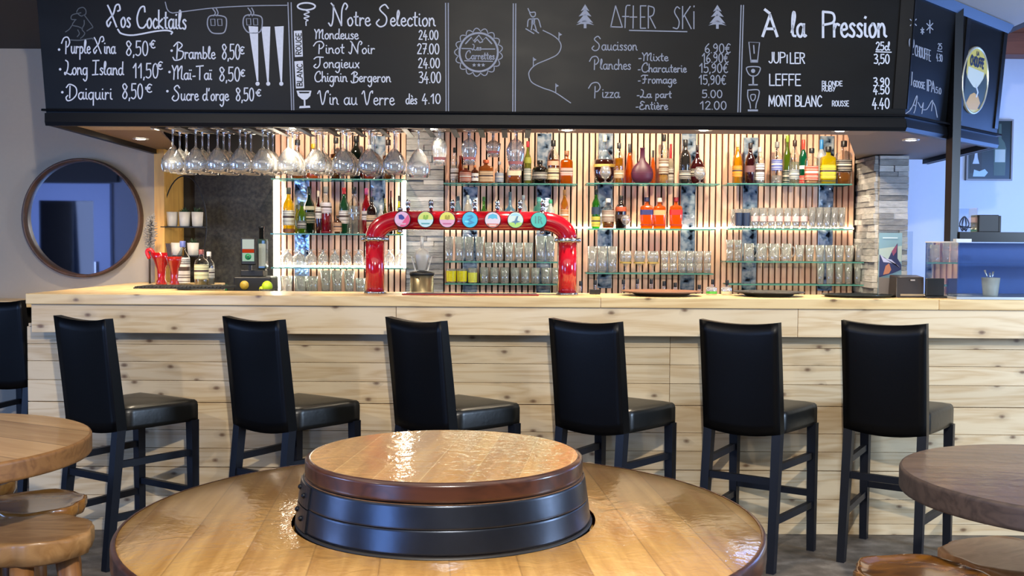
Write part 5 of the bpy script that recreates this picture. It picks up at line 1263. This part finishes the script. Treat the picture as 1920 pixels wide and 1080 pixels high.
for i, px in enumerate([302, 346, 388, 429, 471.5, 516.5, 566, 617.5, 667.5, 715.5, 762, 804.5, 852, 902.5, 946, 990]):
    x = xz(px, 1.97, 5.235)
    r_ = thing('rack_rail', 'black glass-rack rail under the canopy, %s' % nth(i, 16), 'rack', (x, 5.32, ZH), 0, 'rails of the hanging glass rack')
    MB().box(-0.014, 0.014, -0.20, 0.20, -0.009, -0.005).build('flange', BLACKWOOD, r_)
    MB().box(-0.004, 0.004, -0.20, 0.13, -0.0049, 0.0105).build('web', BLACKWOOD, r_)
# ================================================================== beer tap
m_red = plain('#b3081c', 0.16, 0.0, Coat__Weight=1.0, Coat__Roughness=0.04)
m_chrome = plain('#c9ccd2', 0.12, 1.0)
YT = 5.28
tap = thing('beer_tap', 'shiny red arched beer tap tower with seven round badges on the bar', 'beer tap', (xz(884, ZC, YT), YT, ZC + 0.0005))
TX = tap.location.x
def txx(px): return xz(px, 1.4, YT) - TX
def tzz(py): return at(884, py, YT).z - ZC
xl, xr, zt_ = txx(703), txx(1064), tzz(414); rp = 0.047
rb = 0.125
zj = tzz(448)
for x_, s_ in ((xl, 1), (xr, -1)):
    MB().lathe([(rp*1.0, 0.0), (rp, zj-0.012)], 32, Matrix.Translation((x_, 0, 0))).build('column', m_red, tap)
    MB().lathe([(rp*1.18, 0.0), (rp*1.18, 0.008), (rp*1.02, 0.012)], 32, Matrix.Translation((x_, 0, 0))).build('base_ring', m_chrome, tap)
    pts = [Vector((x_ + s_*(rb - rb*math.cos(a)), 0, zj + (zt_-zj)*math.sin(a))) for a in [math.pi/2*i/10 for i in range(11)]]
    MB().tube(pts, rp, 28).build('elbow', m_red, tap)
    fl = MB().lathe([(rp*1.0, zj-0.014), (rp*1.25, zj-0.012), (rp*1.25, zj+0.004), (rp*1.0, zj+0.006)], 32, Matrix.Translation((x_, 0, 0))).build('flange', m_chrome, tap)
    for i in range(8):
        a = 2*math.pi*(i+.5)/8; MB().ball(Vector((x_+rp*1.28*math.cos(a), rp*1.28*math.sin(a), zj-0.004)), 0.010, 0.010, 0.013, 8).build('flange_bolt', m_chrome, fl)
    xf = x_ + s_*rb
    MM = Matrix.Translation((xf, 0, zt_)) @ Matrix.Rotation(math.pi/2, 4, 'Y')
    f2 = MB().lathe([(rp*1.0, -0.010), (rp*1.22, -0.008), (rp*1.22, 0.008), (rp*1.0, 0.010)], 32, MM).build('flange', plain('#5a3a3c', 0.3, 0.7), tap)
    for i in range(8):
        a = 2*math.pi*(i+.5)/8; MB().ball(Vector((xf, rp*1.26*math.cos(a), zt_+rp*1.26*math.sin(a))), 0.012, 0.009, 0.009, 8).build('flange_bolt', m_chrome, f2)
MB().tube([(xl+rb+0.0, 0, zt_), (xr-rb, 0, zt_)], rp, 32).build('crossbar', m_red, tap)
badges = [(757, ('#e8b4cc', '#e2507e', '#2a3f90')), (800, ('#c8e4e0', '#d8e070', '#8ab43a')), (840, ('#e6a8c0', '#e8e05a', '#a8a02a')), (882, ('#1cb8d8', '#0f88b4', '#7ae0f0')), (924, ('#e4d0d4', '#3ab4d0', '#d8604a')), (966, ('#d8ead8', '#a8d860', '#3a7a9a')), (1009, ('#20bfa8', '#128a80', '#0c5a70'))]
for i, (px, cs) in enumerate(badges):
    bx = txx(px); yb = -rp-0.022; rr = 0.0405
    MB_ = Matrix.Translation((bx, yb, zt_+0.003)) @ Matrix.Rotation(math.pi/2, 4, 'X')
    bd = MB().lathe([(rr*.98, -0.014), (rr, -0.010), (rr, 0.002), (rr*.94, 0.005), (rr*.9, 0.004), (0.0005, 0.004)], 32, MB_).build('badge', plain('#23262c', 0.3, 0.5), tap)
    def bp(nm, mat, pol, l): 
        mb = MB(); mb.add([MB_ @ Vector((p[0]*rr, p[1]*rr, l)) for p in pol], [list(range(len(pol)))]); mb.build(nm, mat, bd)
    ds = [(0.92*math.cos(a*math.pi/16), 0.92*math.sin(a*math.pi/16)) for a in range(32)]
    ma, m2_, m3_ = plain(cs[0], 0.3), plain(cs[1], 0.3), plain(cs[2], 0.3)
    bp('badge_face', ma, ds, 0.0055)
    half = lambda a0, a1, r=.9: [(r*math.cos(math.radians(a0+(a1-a0)*q/12)), r*math.sin(math.radians(a0+(a1-a0)*q/12))) for q in range(13)]
    if i == 0: bp('badge_field', m2_, half(-110, 40), 0.0065); bp('badge_mark', m3_, [(-.45,.5),(-.1,.6),(.2,.35),(.3,.1),(.0,-.05),(-.4,.05)], 0.0075); bp('badge_band', plain('#d8a8b8', .3), [(-.75,-.45),(.5,-.45),(.4,-.65),(-.6,-.65)], 0.0075)
    if i in (1, 2): bp('badge_field', m2_, half(0, 180), 0.0065); bp('badge_mark', m3_, [(-.3,.1),(-.25,.5),(-.05,.55),(0,.2),(.1,.55),(.35,.5),(.3,.1),(.05,-.05)], 0.0075); bp('badge_band', plain('#5aa8a8' if i == 1 else '#c8608a', .3), [(-.55,-.42),(.55,-.42),(.45,-.58),(-.45,-.58)], 0.0075)
    if i == 3: bp('badge_mark', m2_, [(-.45,.45),(.2,.6),(.45,.3),(.0,-.05),(.6,-.35),(-.1,-.6),(-.3,-.45),(.1,-.3),(-.35,0),(.15,.3)], 0.0065); bp('badge_band', m3_, [(-.6,-.1),(-.1,-.15),(-.3,-.35),(-.65,-.3)], 0.0075)
    if i == 4: bp('badge_field', m2_, [(-.6,.1),(-.5,.55),(.0,.75),(.5,.6),(.6,.1),(.25,.2),(.0,.1),(-.3,.2)], 0.0065); bp('badge_mark', m3_, half(-150, -30), 0.0065); bp('badge_band', plain('#e8c8b8', .3), [(-.5,-.55),(.5,-.55),(.35,-.75),(-.35,-.75)], 0.0075)
    if i == 5: bp('badge_field', m2_, half(-160, -20), 0.0065); bp('badge_mark', m3_, [(-.5,-.25),(-.1,-.1),(.15,.45),(.35,.5),(.2,-.05),(.6,-.2),(.1,-.35),(.0,-.6),(-.1,-.35)], 0.0075); bp('badge_band', plain('#9ad8e0', .3), half(40, 140, .8), 0.0065)
    if i == 6:
        for q in ([(-.45,.5),(-.3,.5),(-.3,-.4),(-.45,-.4)], [(-.1,.5),(.05,.5),(.05,-.4),(-.1,-.4)], [(.05,.5),(.35,.35),(.35,.1),(.05,.0),(.05,.12),(.22,.2),(.22,.3),(.05,.38)], [(.15,0),(.3,0),(.5,-.5),(.35,-.5)]): bp('badge_mark', m2_, q, 0.0065)
    MB().tube([(bx, yb+0.02, zt_), (bx, -rp+0.004, zt_)], 0.012, 12).build('badge_stem', m_chrome, tap)
    lv = MB(); lx = bx + 0.022
    lv.tube([(lx, -0.012, zt_+rp-0.004), (lx, -0.016, zt_+rp+0.012), (lx, -0.02, zt_+rp+0.035)], [0.006, 0.010, 0.012], 12)
    lv.ball(Vector((lx, -0.021, zt_+rp+0.042)), 0.0125, 0.0125, 0.014, 12); lv.build('tap_lever', m_chrome, tap)
dt = thing('drip_tray', 'slim red drip tray lying on the worktop under the beer tap', 'tray', (TX, 5.19, ZC+0.0005))
MB().box(-0.33, 0.33, -0.055, 0.035, 0, 0.007, b=0.002).build('tray', plain('#8a1a1c', 0.35), dt)
MB().box(-0.32, 0.32, -0.05, 0.03, 0.0072, 0.009).build('grille', m_chrome, dt)
# ================================================================== left return of the bar
MZ = ZC + 0.0005
# round mirror on the grey wall
mc = at(153, 408.5, 6.55)
mir = thing('round_mirror', 'large round mirror in a deep wooden frame on the grey wall', 'mirror', (mc.x, 6.599, mc.z))
MR = Matrix.Rotation(math.pi/2, 4, 'X'); rm = 111.5*6.53/F_PX
MB().lathe([(rm, 0.0), (rm, 0.060), (rm-0.004, 0.064), (rm-0.014, 0.064), (rm-0.016, 0.060), (rm-0.016, 0.012)], 72, MR, cap=False).build('frame', wood('mirror_frame', '#5a3c28', '#38261a', 2, False, 0.45, 0.0), mir)
MB().lathe([(rm-0.016, 0.012), (0.001, 0.0121)], 72, MR, cap=False, smooth=False).build('mirror_glass', plain('#d8dce4', 0.02, 1.0), mir)
# hanging wire rack with pots
wr = thing('wire_rack', 'oval black wire rack with small pots hanging on the end post', 'rack', (-2.03, 6.62, 1.53))
def oval(w, h, zc): return [(w*math.cos(2*math.pi*i/40), 0, zc+h*math.sin(2*math.pi*i/40)) for i in range(40)]
MB().tube(oval(0.135, 0.30, 0), 0.004, 8, closed=True).build('wire_hoop', BLACKWOOD, wr)
MB().tube([(0, 0.012, 0.3), (0, 0.1, 0.3)], 0.004, 8).build('hook', BLACKWOOD, wr)
for zz, ww in ((-0.02, 0.135), (-0.20, 0.105)): MB().box(-ww, ww, -0.05, 0.05, zz, zz+0.006).build('rack_shelf', BLACKWOOD, wr)
m_pot = plain('#c9c4ba', 0.35); m_leaf = plain('#2f4a2c', 0.6)
def pot(label, x, z, plant=True, h=0.07):
    p = thing('plant_pot', label, 'pot', (-2.03+x, 6.62, z+0.0005), 0, 'small pots on the wire rack')
    MB().lathe([(.024, 0), (.031, .004), (.036, h), (.033, h), (.029, .01), (.001, .01)], 18, cap=False).build('pot', m_pot, p)
    if plant:
        mb = MB()
        for i in range(26):
            a = R.uniform(0, 6.28); l = R.uniform(.02, .045); e = R.uniform(.2, 1.3); c_ = Vector((math.cos(a)*math.cos(e)*l, math.sin(a)*math.cos(e)*l*.6, h-.01+math.sin(e)*l)); s_ = Vector((-math.sin(a), math.cos(a), 0))*.008
            mb.add([Vector((0, 0, h-.02)), c_*.6+s_+Vector((0,0,.3*h)), c_+Vector((0, 0, .01)), c_*.6-s_+Vector((0,0,.3*h))], [(0, 1, 2, 3)])
        mb.build('plant', m_leaf, p)
        
for q in ((-.078, 1.516, False, 'small white pot at the left of the upper rack tray'), (.0, 1.516, True, 'small white potted plant in the middle of the upper rack tray'), (.078, 1.516, True, 'small white potted plant at the right of the upper rack tray'), (-.05, 1.336, False, 'small white pot at the left of the lower rack tray'), (.05, 1.336, True, 'small white potted plant at the right of the lower rack tray')):
    pot(q[3], q[0], q[1], q[2], 0.09 if q[1] > 1.4 else 0.08)
YL = 6.22
def xl_(px, y=YL): return xz(px, ZC, y)
# red claw-like cups with straws
rc = thing('red_tulip_vase', 'red fluted vase with flared lip on the left bar return, against the post', 'vase', (xl_(303, 6.24), 6.24, MZ))
MB().lathe([(.032, 0), (.036, .004), (.022, .03), (.026, .09), (.050, .15), (.062, .185), (.058, .185), (.046, .15), (.022, .09), (.016, .03), (.001, .02)], 22, cap=False).build('vase_body', liquid('#c8141c', .8), rc)
MB().tube(smooth_path([(-.02, 0, .14), (-.06, 0, .20), (-.085, 0, .19), (-.07, 0, .15)], 4), .011, 8).build('flared_lip', plain('#b81018', .3), rc)
rc2 = thing('red_tulip_vase', 'second red fluted vase with tools sticking out, right of the first', 'vase', (xl_(327, 6.06), 6.06, MZ))
MB().lathe([(.028, 0), (.032, .004), (.020, .03), (.024, .09), (.040, .14), (.046, .165), (.042, .165), (.036, .14), (.020, .09), (.014, .03), (.001, .02)], 22, cap=False).build('vase_body', liquid('#c8301c', .7), rc2)
MB().taper((.0, 0, .01), .012, .006, (-.035, 0, .24), .026, .012).build('muddler', plain('#2a1c14', .5), rc2)
fd = thing('feather_duster', 'grey fluffy duster leaning against the wall beside the end post', 'duster', (xl_(281, 6.35), 6.35, MZ))
mb = MB()
for i in range(240):
    z = .20+.20*R.random(); a = R.uniform(0, 6.28); r_ = .03*math.sin((z-.2)/.2*2.6+.3)+.012
    c_ = Vector((.012*(z-.2)/.2, 0, z)); e_ = c_ + Vector((r_*math.cos(a), r_*math.sin(a), R.uniform(-.01, .025))); mb.tube([c_, e_], [.003, .0012], 4)
mb.build('fluff', plain('#8c8884', .9), fd); MB().tube([(0, 0, 0), (.0, 0, .2), (.012, 0, .38)], .006, 8).build('handle', plain('#3a3632', .5), fd)
bottle('tall white-labelled spirit bottle with blue top on the left bar return', 343, 452, MZ, 26, 'std', '#dfe0da', '#56609a', ((.04, .62, '#d8d6d0'), (.50, .56, '#5a6468')), clear=True, fill=.3, Y=6.20, dens=.2)
bottle('round jar-like bottle with a cream oval label on the left bar return', 378, 468, MZ, 26, 'squat', '#b8a878', '#7a4038', ((.18, .58, '#d9cf9c'),), clear=True, fill=.4, Y=6.12)
bottle('clear bottle behind the cream-labelled one on the left bar return', 392, 472, MZ, 20, 'std', '#c8c4b4', '#d8d4c8', ((.2, .5, '#cfc9b4'),), clear=True, fill=.5, Y=6.26)
mat_ = thing('bar_mat', 'black ribbed rubber mat lying on the left bar return', 'mat', (xl_(350, 5.78), 5.78, MZ))
MB().box(-.24, .24, -.14, .14, 0, .006).build('mat_base', plain('#1a1a1a', .7), mat_)
mb = MB()
for i in range(24): mb.box(-.235+i*.02, -.225+i*.02, -.135, .135, .0062, .012)
mb.build('ribs', plain('#2a2a2a', .6), mat_)
# ---- chilled shot machine beside the black panel
YM = 6.55; zM = 0.90
xm = xz(474, 1.15, YM)
sm = thing('shot_machine', 'black chilled-shot machine with a green and white sign and an upturned bottle', 'machine', (xm, YM, zM+0.0005))
def smx(px): return xz(px, 1.15, YM-0.105)-xm
def smz(py): return at(474, py, YM-0.105).z - zM
MB().box(smx(437), smx(508), -.10, .10, 0, smz(519), b=.008).build('machine_body', plain('#131314', .4), sm)
MB().box(smx(448), smx(490), -.06, .06, smz(519)+.0005, smz(507), b=.004).build('machine_top', plain('#1a1a1b', .4), sm)
MB().lathe([(.027, 0), (.027, .004), (.0005, .004)], 28, Matrix.Translation((smx(458), -.1005, smz(535))) @ MR, cap=False).build('round_badge', plain('#b89a3a', .4, 0, .3, 120), sm)
ps = MB().box(smx(466), smx(472), -.105, -.095, smz(507), smz(492)).build('sign_post', BLACKWOOD, sm)
sg = MB().box(smx(452.5), smx(480), -.115, -.095, smz(497), smz(446), b=.006).build('sign_panel', plain('#0e0f0f', .4), sm)
def sp_(nm, mat, x0, x1, y0, y1, l): MB().box(smx(x0), smx(x1), -.1165-l, -.1155-l, smz(y1), smz(y0)).build(nm, mat, sg)
t_ = emit('#cfd8cc', .8)
sp_('sign_white_field', t_, 455.5, 477.5, 449, 467, 0); sp_('sign_orange_band', emit('#c8401c', .8), 455.5, 477.5, 467.5, 474, 0); sp_('sign_pale_field', emit('#bfe0c4', .7), 455.5, 477.5, 474.5, 490, 0)
MB().lathe([(.019, 0), (.019, .002), (.0005, .002)], 24, Matrix.Translation((smx(466.5), -.1175, smz(481.5))) @ MR, cap=False).build('sign_round_emblem', plain('#0f7a4a', .4), sg)
mb = MB()
for q in ([(-.5,.5),(-.15,.2),(0,.55),(.15,.2),(.5,.5),(.22,0),(.12,-.6),(-.12,-.6),(-.22,0)],): mb.add([Matrix.Translation((smx(466.5), -.12, smz(481.5))) @ MR @ Vector((p[0]*.017, p[1]*.017, 0)) for p in q], [list(range(len(q)))])
mb.build('sign_emblem_mark', plain('#0a3a26', .5), sg)
bt_ = MB().box(smx(477), smx(494), -.03, .03, smz(506), smz(448), b=.01).build('bottle_glass', liquid('#55706a', .6), sm)
MB().box(smx(480), smx(493), -.0335, -.0305, smz(500), smz(457)).build('bottle_label', plain('#9aa39a', .5, 0, .2, 90), bt_)
MB().lathe([(.014, smz(448)), (.014, smz(428)), (.018, smz(428)), (.018, smz(424))], 16, Matrix.Translation((smx(483), 0, 0))).build('bottle_neck', plain('#17191a', .4), bt_)
gb = thing('small_green_bottle', 'tiny green bottle left of the black shot machine', 'bottle', (xz(424, 1.1, 6.5), 6.5, .9005))
MB().lathe([(.018, 0), (.02, .01), (.02, .20), (.008, .225), (.008, .245)], 14).build('bottle_body', liquid('#128a50', .6), gb); MB().lathe([(.009, .2455), (.009, .262)], 12).build('cap', plain('#0f6a3c', .4), gb)
lm = thing('lime_basket', 'bright lime garnish in a small holder right of the shot machine', 'garnish', (xz(501, 1.1, 6.35), 6.35, .9005))
MB().lathe([(.03, 0), (.045, .245), (.042, .245), (.028, .01), (.001, .01)], 16, cap=False).build('holder', plain('#33352c', .5), lm)
MB().ball(Vector((0, 0, .258)), .032, .03, .035, 12).build('lime', plain('#b8d82a', .4), lm); MB().ball(Vector((-.03, 0, .243)), .018, n=10).build('lime_slice', plain('#dce02a', .4), lm)
# ---- ice scoop on its bucket, behind the tap
YI = 6.3; xi = xz(791, 1.25, YI)
ib = thing('ice_bucket', 'brushed steel ice bucket with a black lid behind the beer tap', 'bucket', (xi, YI, .9005))
def iz(py): return at(791, py, YI).z - .9
rI = 22*YI/F_PX
MB().lathe([(rI*.9, 0), (rI, .01), (rI, iz(516)), (rI*.96, iz(516)), (rI*.95, .02), (.001, .02)], 32, cap=False).build('bucket', plain('#b5a888', .3, .9), ib)
MB().lathe([(rI*1.06, iz(516)+.0005), (rI*1.06, iz(511)), (rI*.5, iz(508)), (.001, iz(508))], 32).build('lid', plain('#191919', .45), ib)
sc = thing('ice_scoop', 'pale ice scoop standing upright with its handle up on the bucket lid', 'scoop', (xi, YI, .9005+iz(508)+.0005))
def sz(py): return iz(py)-iz(508)-.0005
MB().lathe([(.012, 0), (.030, .006), (.046, sz(480)), (.040, sz(472)), (.018, sz(467)), (.010, sz(465))], 24, None, 0, True, .55).build('scoop_bowl', plain('#c8c2b2', .35, .1), sc)
MB().tube([(0, 0, sz(466)), (0, 0, sz(455)), (0, 0, sz(446)), (0, 0, sz(443))], [.008, .010, .012, .008], 14).build('scoop_handle', plain('#cdc6b4', .35, .1), sc)
for s_, nm in ((-1, 'left'), (1, 'right')):
    tg = thing('bar_tongs', 'pale bar tongs leaning beside the ice scoop, on its %s' % nm, 'tongs', (xi+s_*.036, YI-.02, .9005+iz(508)+.0005))
    MB().taper((0, 0, 0), .008, .006, (s_*.024, 0, .085), .007, .004).build('tongs', plain('#d4cfc0', .3, .4), tg)
# ================================================================== right part of the bar
def disc(label, px0, px1, py_top, py_bot, mat, cat='board', nm='serving_board', y=5.26, foot=True, m2=None):
    x0, x1 = xz(px0, ZC, y), xz(px1, ZC, y); r_ = (x1-x0)/2; c_ = (x0+x1)/2; h = max(at(px0, py_top, y).z - ZC, .012)
    o = thing(nm, label, cat, (c_, y, MZ))
    r_ = min(r_, .215)
    MB().lathe([(r_*.60, 0), (r_*.64, .002), (r_*.72, h*.45), (r_*.98, h*.78), (r_, h*.9), (r_*.99, h), (.001, h)], 48).build('board', mat, o)
    MB().lathe([(r_*.97, h+.0003), (.001, h+.0008)], 48, cap=False).build('board_face', m2 or mat, o)
    return o
disc('wide round brown serving board on a foot, on the bar right of the tap', 1163, 1316, 545, 560, plain('#4a3324', .4), y=5.27, m2=plain('#7a4a2c', .4))
disc('black round serving board on the bar, right of the brown one', 1375, 1507, 546, 560, plain('#17171a', .35), y=5.27)
tr_ = thing('dark_tray', 'thin dark metal tray lying on the bar before the brochure stand', 'tray', (xz(1608, ZC, 5.25), 5.25, MZ))
MB().lathe([(.15, 0), (.172, .010), (.176, .012), (.172, .013), (.149, .003), (.001, .003)], 44, None, 0, True, .8, cap=False).build('tray', plain('#3a4448', .25, .8), tr_)
for px, colr, lb in ((1334, '#4aa83a', 'small clear jar with a green band, between the two round boards'), (1362, '#d8cfa8', 'small clear jar with a cream band, left of the black round board')):
    j = thing('small_jar', lb, 'jar', (xz(px, ZC, 5.36), 5.36, MZ)); MB().lathe([(.024, 0), (.027, .003), (.027, .034), (.022, .040), (.020, .040), (.024, .033), (.024, .004), (.001, .004)], 18, cap=False).build('jar_glass', GL, j)
    MB().lathe([(.0275, .006), (.0275, .018)], 18, cap=False).build('jar_band', plain(colr, .4), j)
cd = thing('coaster_stack', 'small black stack of coasters behind the bar edge, left of the brown board', 'coasters', (xz(1115, ZC, 5.36), 5.36, MZ))
for i in range(4): MB().box(-.026, .026, -.026, .026, i*.006, i*.006+.0055, b=.0015).build('coaster', plain('#151517', .5), cd)
# brochure in acrylic holder
bx0, bx1 = xz(1647, 1.3, 5.33), xz(1690, 1.3, 5.33)
bh = thing('brochure_stand', 'clear acrylic stand holding a ski brochure with a mountain picture, before the stone pillar', 'brochure', ((bx0+bx1)/2, 5.33, MZ))
wB = (bx1-bx0)/2; hB = at(1668, 437, 5.33).z - ZC
MB().box(-wB, wB, -.002, .002, .002, hB).build('brochure', plain('#7a98a0', .35), bh)
def bpoly(nm, colr, pol, l): mb = MB(); mb.prism([(p[0]*wB, p[1]*hB) for p in pol], .0004, Matrix.Translation((0, -.0021-l, 0)) @ MR); mb.build(nm, plain(colr, .4), bh)
bpoly('pale_sky', '#a9b5a8', [(-.98,.55),(.98,.55),(.98,.80),(-.98,.75)], .0002)
bpoly('mountain', '#2a2c52', [(-.95,.30),(-.95,.66),(-.2,.58),(.15,.72),(.6,.84),(.62,.60),(.96,.50),(.96,.42),(.2,.36)], .0006)
bpoly('snow_ridge', '#b8b4c8', [(-.9,.66),(-.5,.60),(.1,.58),(.9,.44),(.6,.50),(.0,.53),(-.6,.54)], .0010)
bpoly('pink_ridge', '#8a4660', [(.1,.71),(.58,.82),(.5,.70),(.25,.64)], .0010)
bpoly('orange_foot', '#b8704a', [(-.4,.48),(-.1,.52),(.1,.42),(-.1,.36),(-.6,.34)], .0010)
bpoly('title_band', '#c8d4d4', [(-.7,.93),(.6,.93),(.6,.915),(-.7,.915)], .0010)
bpoly('lower_field', '#8a8078', [(-.98,.01),(.98,.01),(.98,.28),(-.98,.30)], .0004)
MB().box(-wB-.004, wB+.055, -.02, .02, 0, .0018).box(-wB-.004, wB+.055, .0025, .005, .002, hB+.008).build('acrylic_sheet', thin_glass('acrylic', (.9, .94, .95, 1), .06, .6), bh)
# receipt printer and terminal
prn = thing('receipt_printer', 'dark boxy receipt printer on the bar beside the brochure stand', 'printer', (xz(1698, 1.2, 5.25), 5.25, MZ))
MB().add([(-.066,-.055,0),(.070,-.055,0),(.070,.06,0),(-.066,.06,0),(-.060,-.035,.100),(.076,-.035,.100),(.076,.06,.108),(-.060,.06,.108)], [(0,3,2,1),(4,5,6,7),(0,1,5,4),(1,2,6,5),(2,3,7,6),(3,0,4,7)]).build('printer_case', plain('#2a2018', .35), prn, None, .004)
MB().box(-.045, .07, -.056, -.048, .008, .018).build('paper_slot', plain('#8a7a5a', .4), prn)
MB().box(.008, .028, -.046, -.040, .082, .088).build('printed_badge', plain('#a8a098', .4), prn)
ter = thing('payment_screen', 'dark till screen standing on the bar beside the glass case side', 'screen', (xz(1752, 1.2, 5.20), 5.20, MZ))
MB().box(-.05, .05, -.03, .03, 0, .008).build('stand_foot', plain('#202022', .4), ter); MB().box(-.044, .046, -.008, .010, .0085, .095, b=.004).build('screen_case', plain('#232426', .3), ter)
# glass display case
gx0 = xz(1795, 1.3, 5.065); gy0, gy1 = 5.065, 5.46
case = thing('display_case', 'glass countertop display case at the right end of the bar', 'display case', (gx0, gy0, MZ))
hC = at(1795, 455, 5.065).z - ZC; PANE = thin_glass('case_pane', (.93, .96, .97, 1), .08, 1.3, .01)
MB().box(0, .004, .003, gy1-gy0, .012, hC).build('side_pane', PANE, case)
MB().box(.0045, 1.2, 0, .003, .012, hC).build('front_pane', PANE, case)
MB().box(-.002, 1.2, -.004, gy1-gy0, 0, .0115).build('case_base', plain('#a9b0b4', .35, .3), case)
MB().box(.02, 1.2, .06, .30, hC*.62, hC*.62+.005).build('inner_shelf', PANE, case)
MB().box(.0, 1.2, gy1-gy0-.012, gy1-gy0, .012, hC).build('back_panel', plain('#2a55a8', .5), case)
MB().box(-.012, .062, -.008, .03, hC, hC+.018, b=.002).build('corner_clip', plain('#d4d6d4', .4), case)
MB().box(-.004, .012, .032, gy1-gy0, hC+.0003, hC+.006).build('top_rail', plain('#c9ccce', .4), case)
cu = thing('spoon_cup', 'white paper cup holding spoons inside the glass case', 'cup', (xz(1857, 1.2, 5.2), 5.2, MZ+.0118))
MB().lathe([(.032, 0), (.034, .003), (.043, .088), (.040, .088), (.031, .006), (.001, .006)], 24, cap=False).build('cup', plain('#c9c6bc', .5, 0, .08, 40), cu)
for i, (dx, dz) in enumerate(((-.03, .125), (.012, .118), (-.005, .112))):
    MB().tube([(0, 0, .01), (dx*.7, .0, dz*.8), (dx, 0, dz)], [.003, .003, .006], 8).build('spoon', plain('#d8dade', .2, .9), cu)
# things on the black shelf
YSf = 5.40
bxm = thing('black_box', 'matte black box on the steel shelf above the display case', 'box', (xz(1848, 1.5, YSf), YSf, 1.4965))
MB().box(-.056, .044, -.05, .05, 0, .086, b=.003).build('box_body', plain('#14151a', .5), bxm); MB().box(.0445, .056, -.048, .05, 0, .082, b=.002).build('box_side', plain('#0d0e12', .5), bxm)
cb_ = thing('clear_box', 'clear acrylic box beside the black box on the steel shelf', 'box', (xz(1806, 1.5, YSf), YSf, 1.4965))
MB().box(-.055, .05, -.05, .05, 0, .003).box(-.055, -.052, -.05, .05, .003, .12).box(.047, .05, -.05, .05, .003, .12).box(-.052, .047, .047, .05, .003, .12).build('acrylic_box', thin_glass('acrylic', (.9, .94, .95, 1), .06, .6), cb_)
wi = thing('wire_whisk', 'dark wire whisk lying inside the clear box on the steel shelf', 'whisk', (xz(1806, 1.5, YSf), YSf-.01, 1.5005))
for i in range(4):
    a = math.pi*i/4; MB().tube(smooth_path([(-.01, 0, .0), (.024*math.cos(a)-.0, .02*math.sin(a), .035), (.0, 0, .075), (-.024*math.cos(a), -.02*math.sin(a), .035), (.01, 0, .0)], 5), .0022, 6).build('whisk_wire', plain('#2a3450', .4), wi)
MB().tube([(-.045, 0, .028), (.035, 0, .018)], .003, 8).build('handle', plain('#26304a', .4), wi)
# framed bottle poster on the blue wall
fx = at(1856, 281, 8.03); fw_, fh_ = 40*8.03/F_PX, 54*8.03/F_PX
pf = thing('framed_poster', 'framed dark green poster with a bottle on the blue-lit wall at the right', 'picture', (fx.x, 8.049, fx.z))
MB().box(-fw_, fw_, -.012, 0, -fh_, fh_).build('poster_sheet', plain('#12241f', .3), pf)
mb = MB()
for a in ((-fw_-.012, -fw_, -fh_-.012, fh_+.012), (fw_, fw_+.012, -fh_-.012, fh_+.012), (-fw_, fw_, -fh_-.012, -fh_), (-fw_, fw_, fh_, fh_+.012)): mb.box(a[0], a[1], -.022, 0, a[2], a[3])
mb.build('frame', plain('#8f8a86', .4), pf)
def pp(nm, colr, pol, l): mb = MB(); mb.prism([(p[0]*fw_, p[1]*fh_) for p in pol], .0006, Matrix.Translation((0, -.0125-l, 0)) @ MR); mb.build(nm, plain(colr, .4), pf)
pp('printed_bottle', '#41584a', [(.22,-.88),(.75,-.88),(.78,.05),(.70,.25),(.55,.4),(.53,.9),(.42,.9),(.40,.4),(.26,.25),(.2,.05)], .0003)
pp('printed_bottle_label', '#b4bcae', [(.26,-.42),(.74,-.42),(.74,.02),(.26,.02)], .0008)
pp('printed_panel', '#0a0f0e', [(-.88,-.8),(-.35,-.8),(-.35,.55),(-.88,.55)], .0003)
for i, (x_, y_) in enumerate(((-.62, .25), (-.62, -.3))):
    pp('printed_glass', '#c2cad0', [(x_-.16,y_-.18),(x_+.16,y_-.18),(x_+.08,y_+.02),(x_+.05,y_+.22),(x_-.05,y_+.22),(x_-.08,y_+.02)], .0008)
pp('printed_ice', '#b4cdd8', [(-.75,-.92),(-.2,-.92),(-.05,-.78),(-.2,-.66),(-.45,-.74),(-.7,-.68)], .0008)
pp('printed_script', '#c8ced0', [(.05,.5),(.2,.62),(.24,.5),(.15,.42)], .0008)
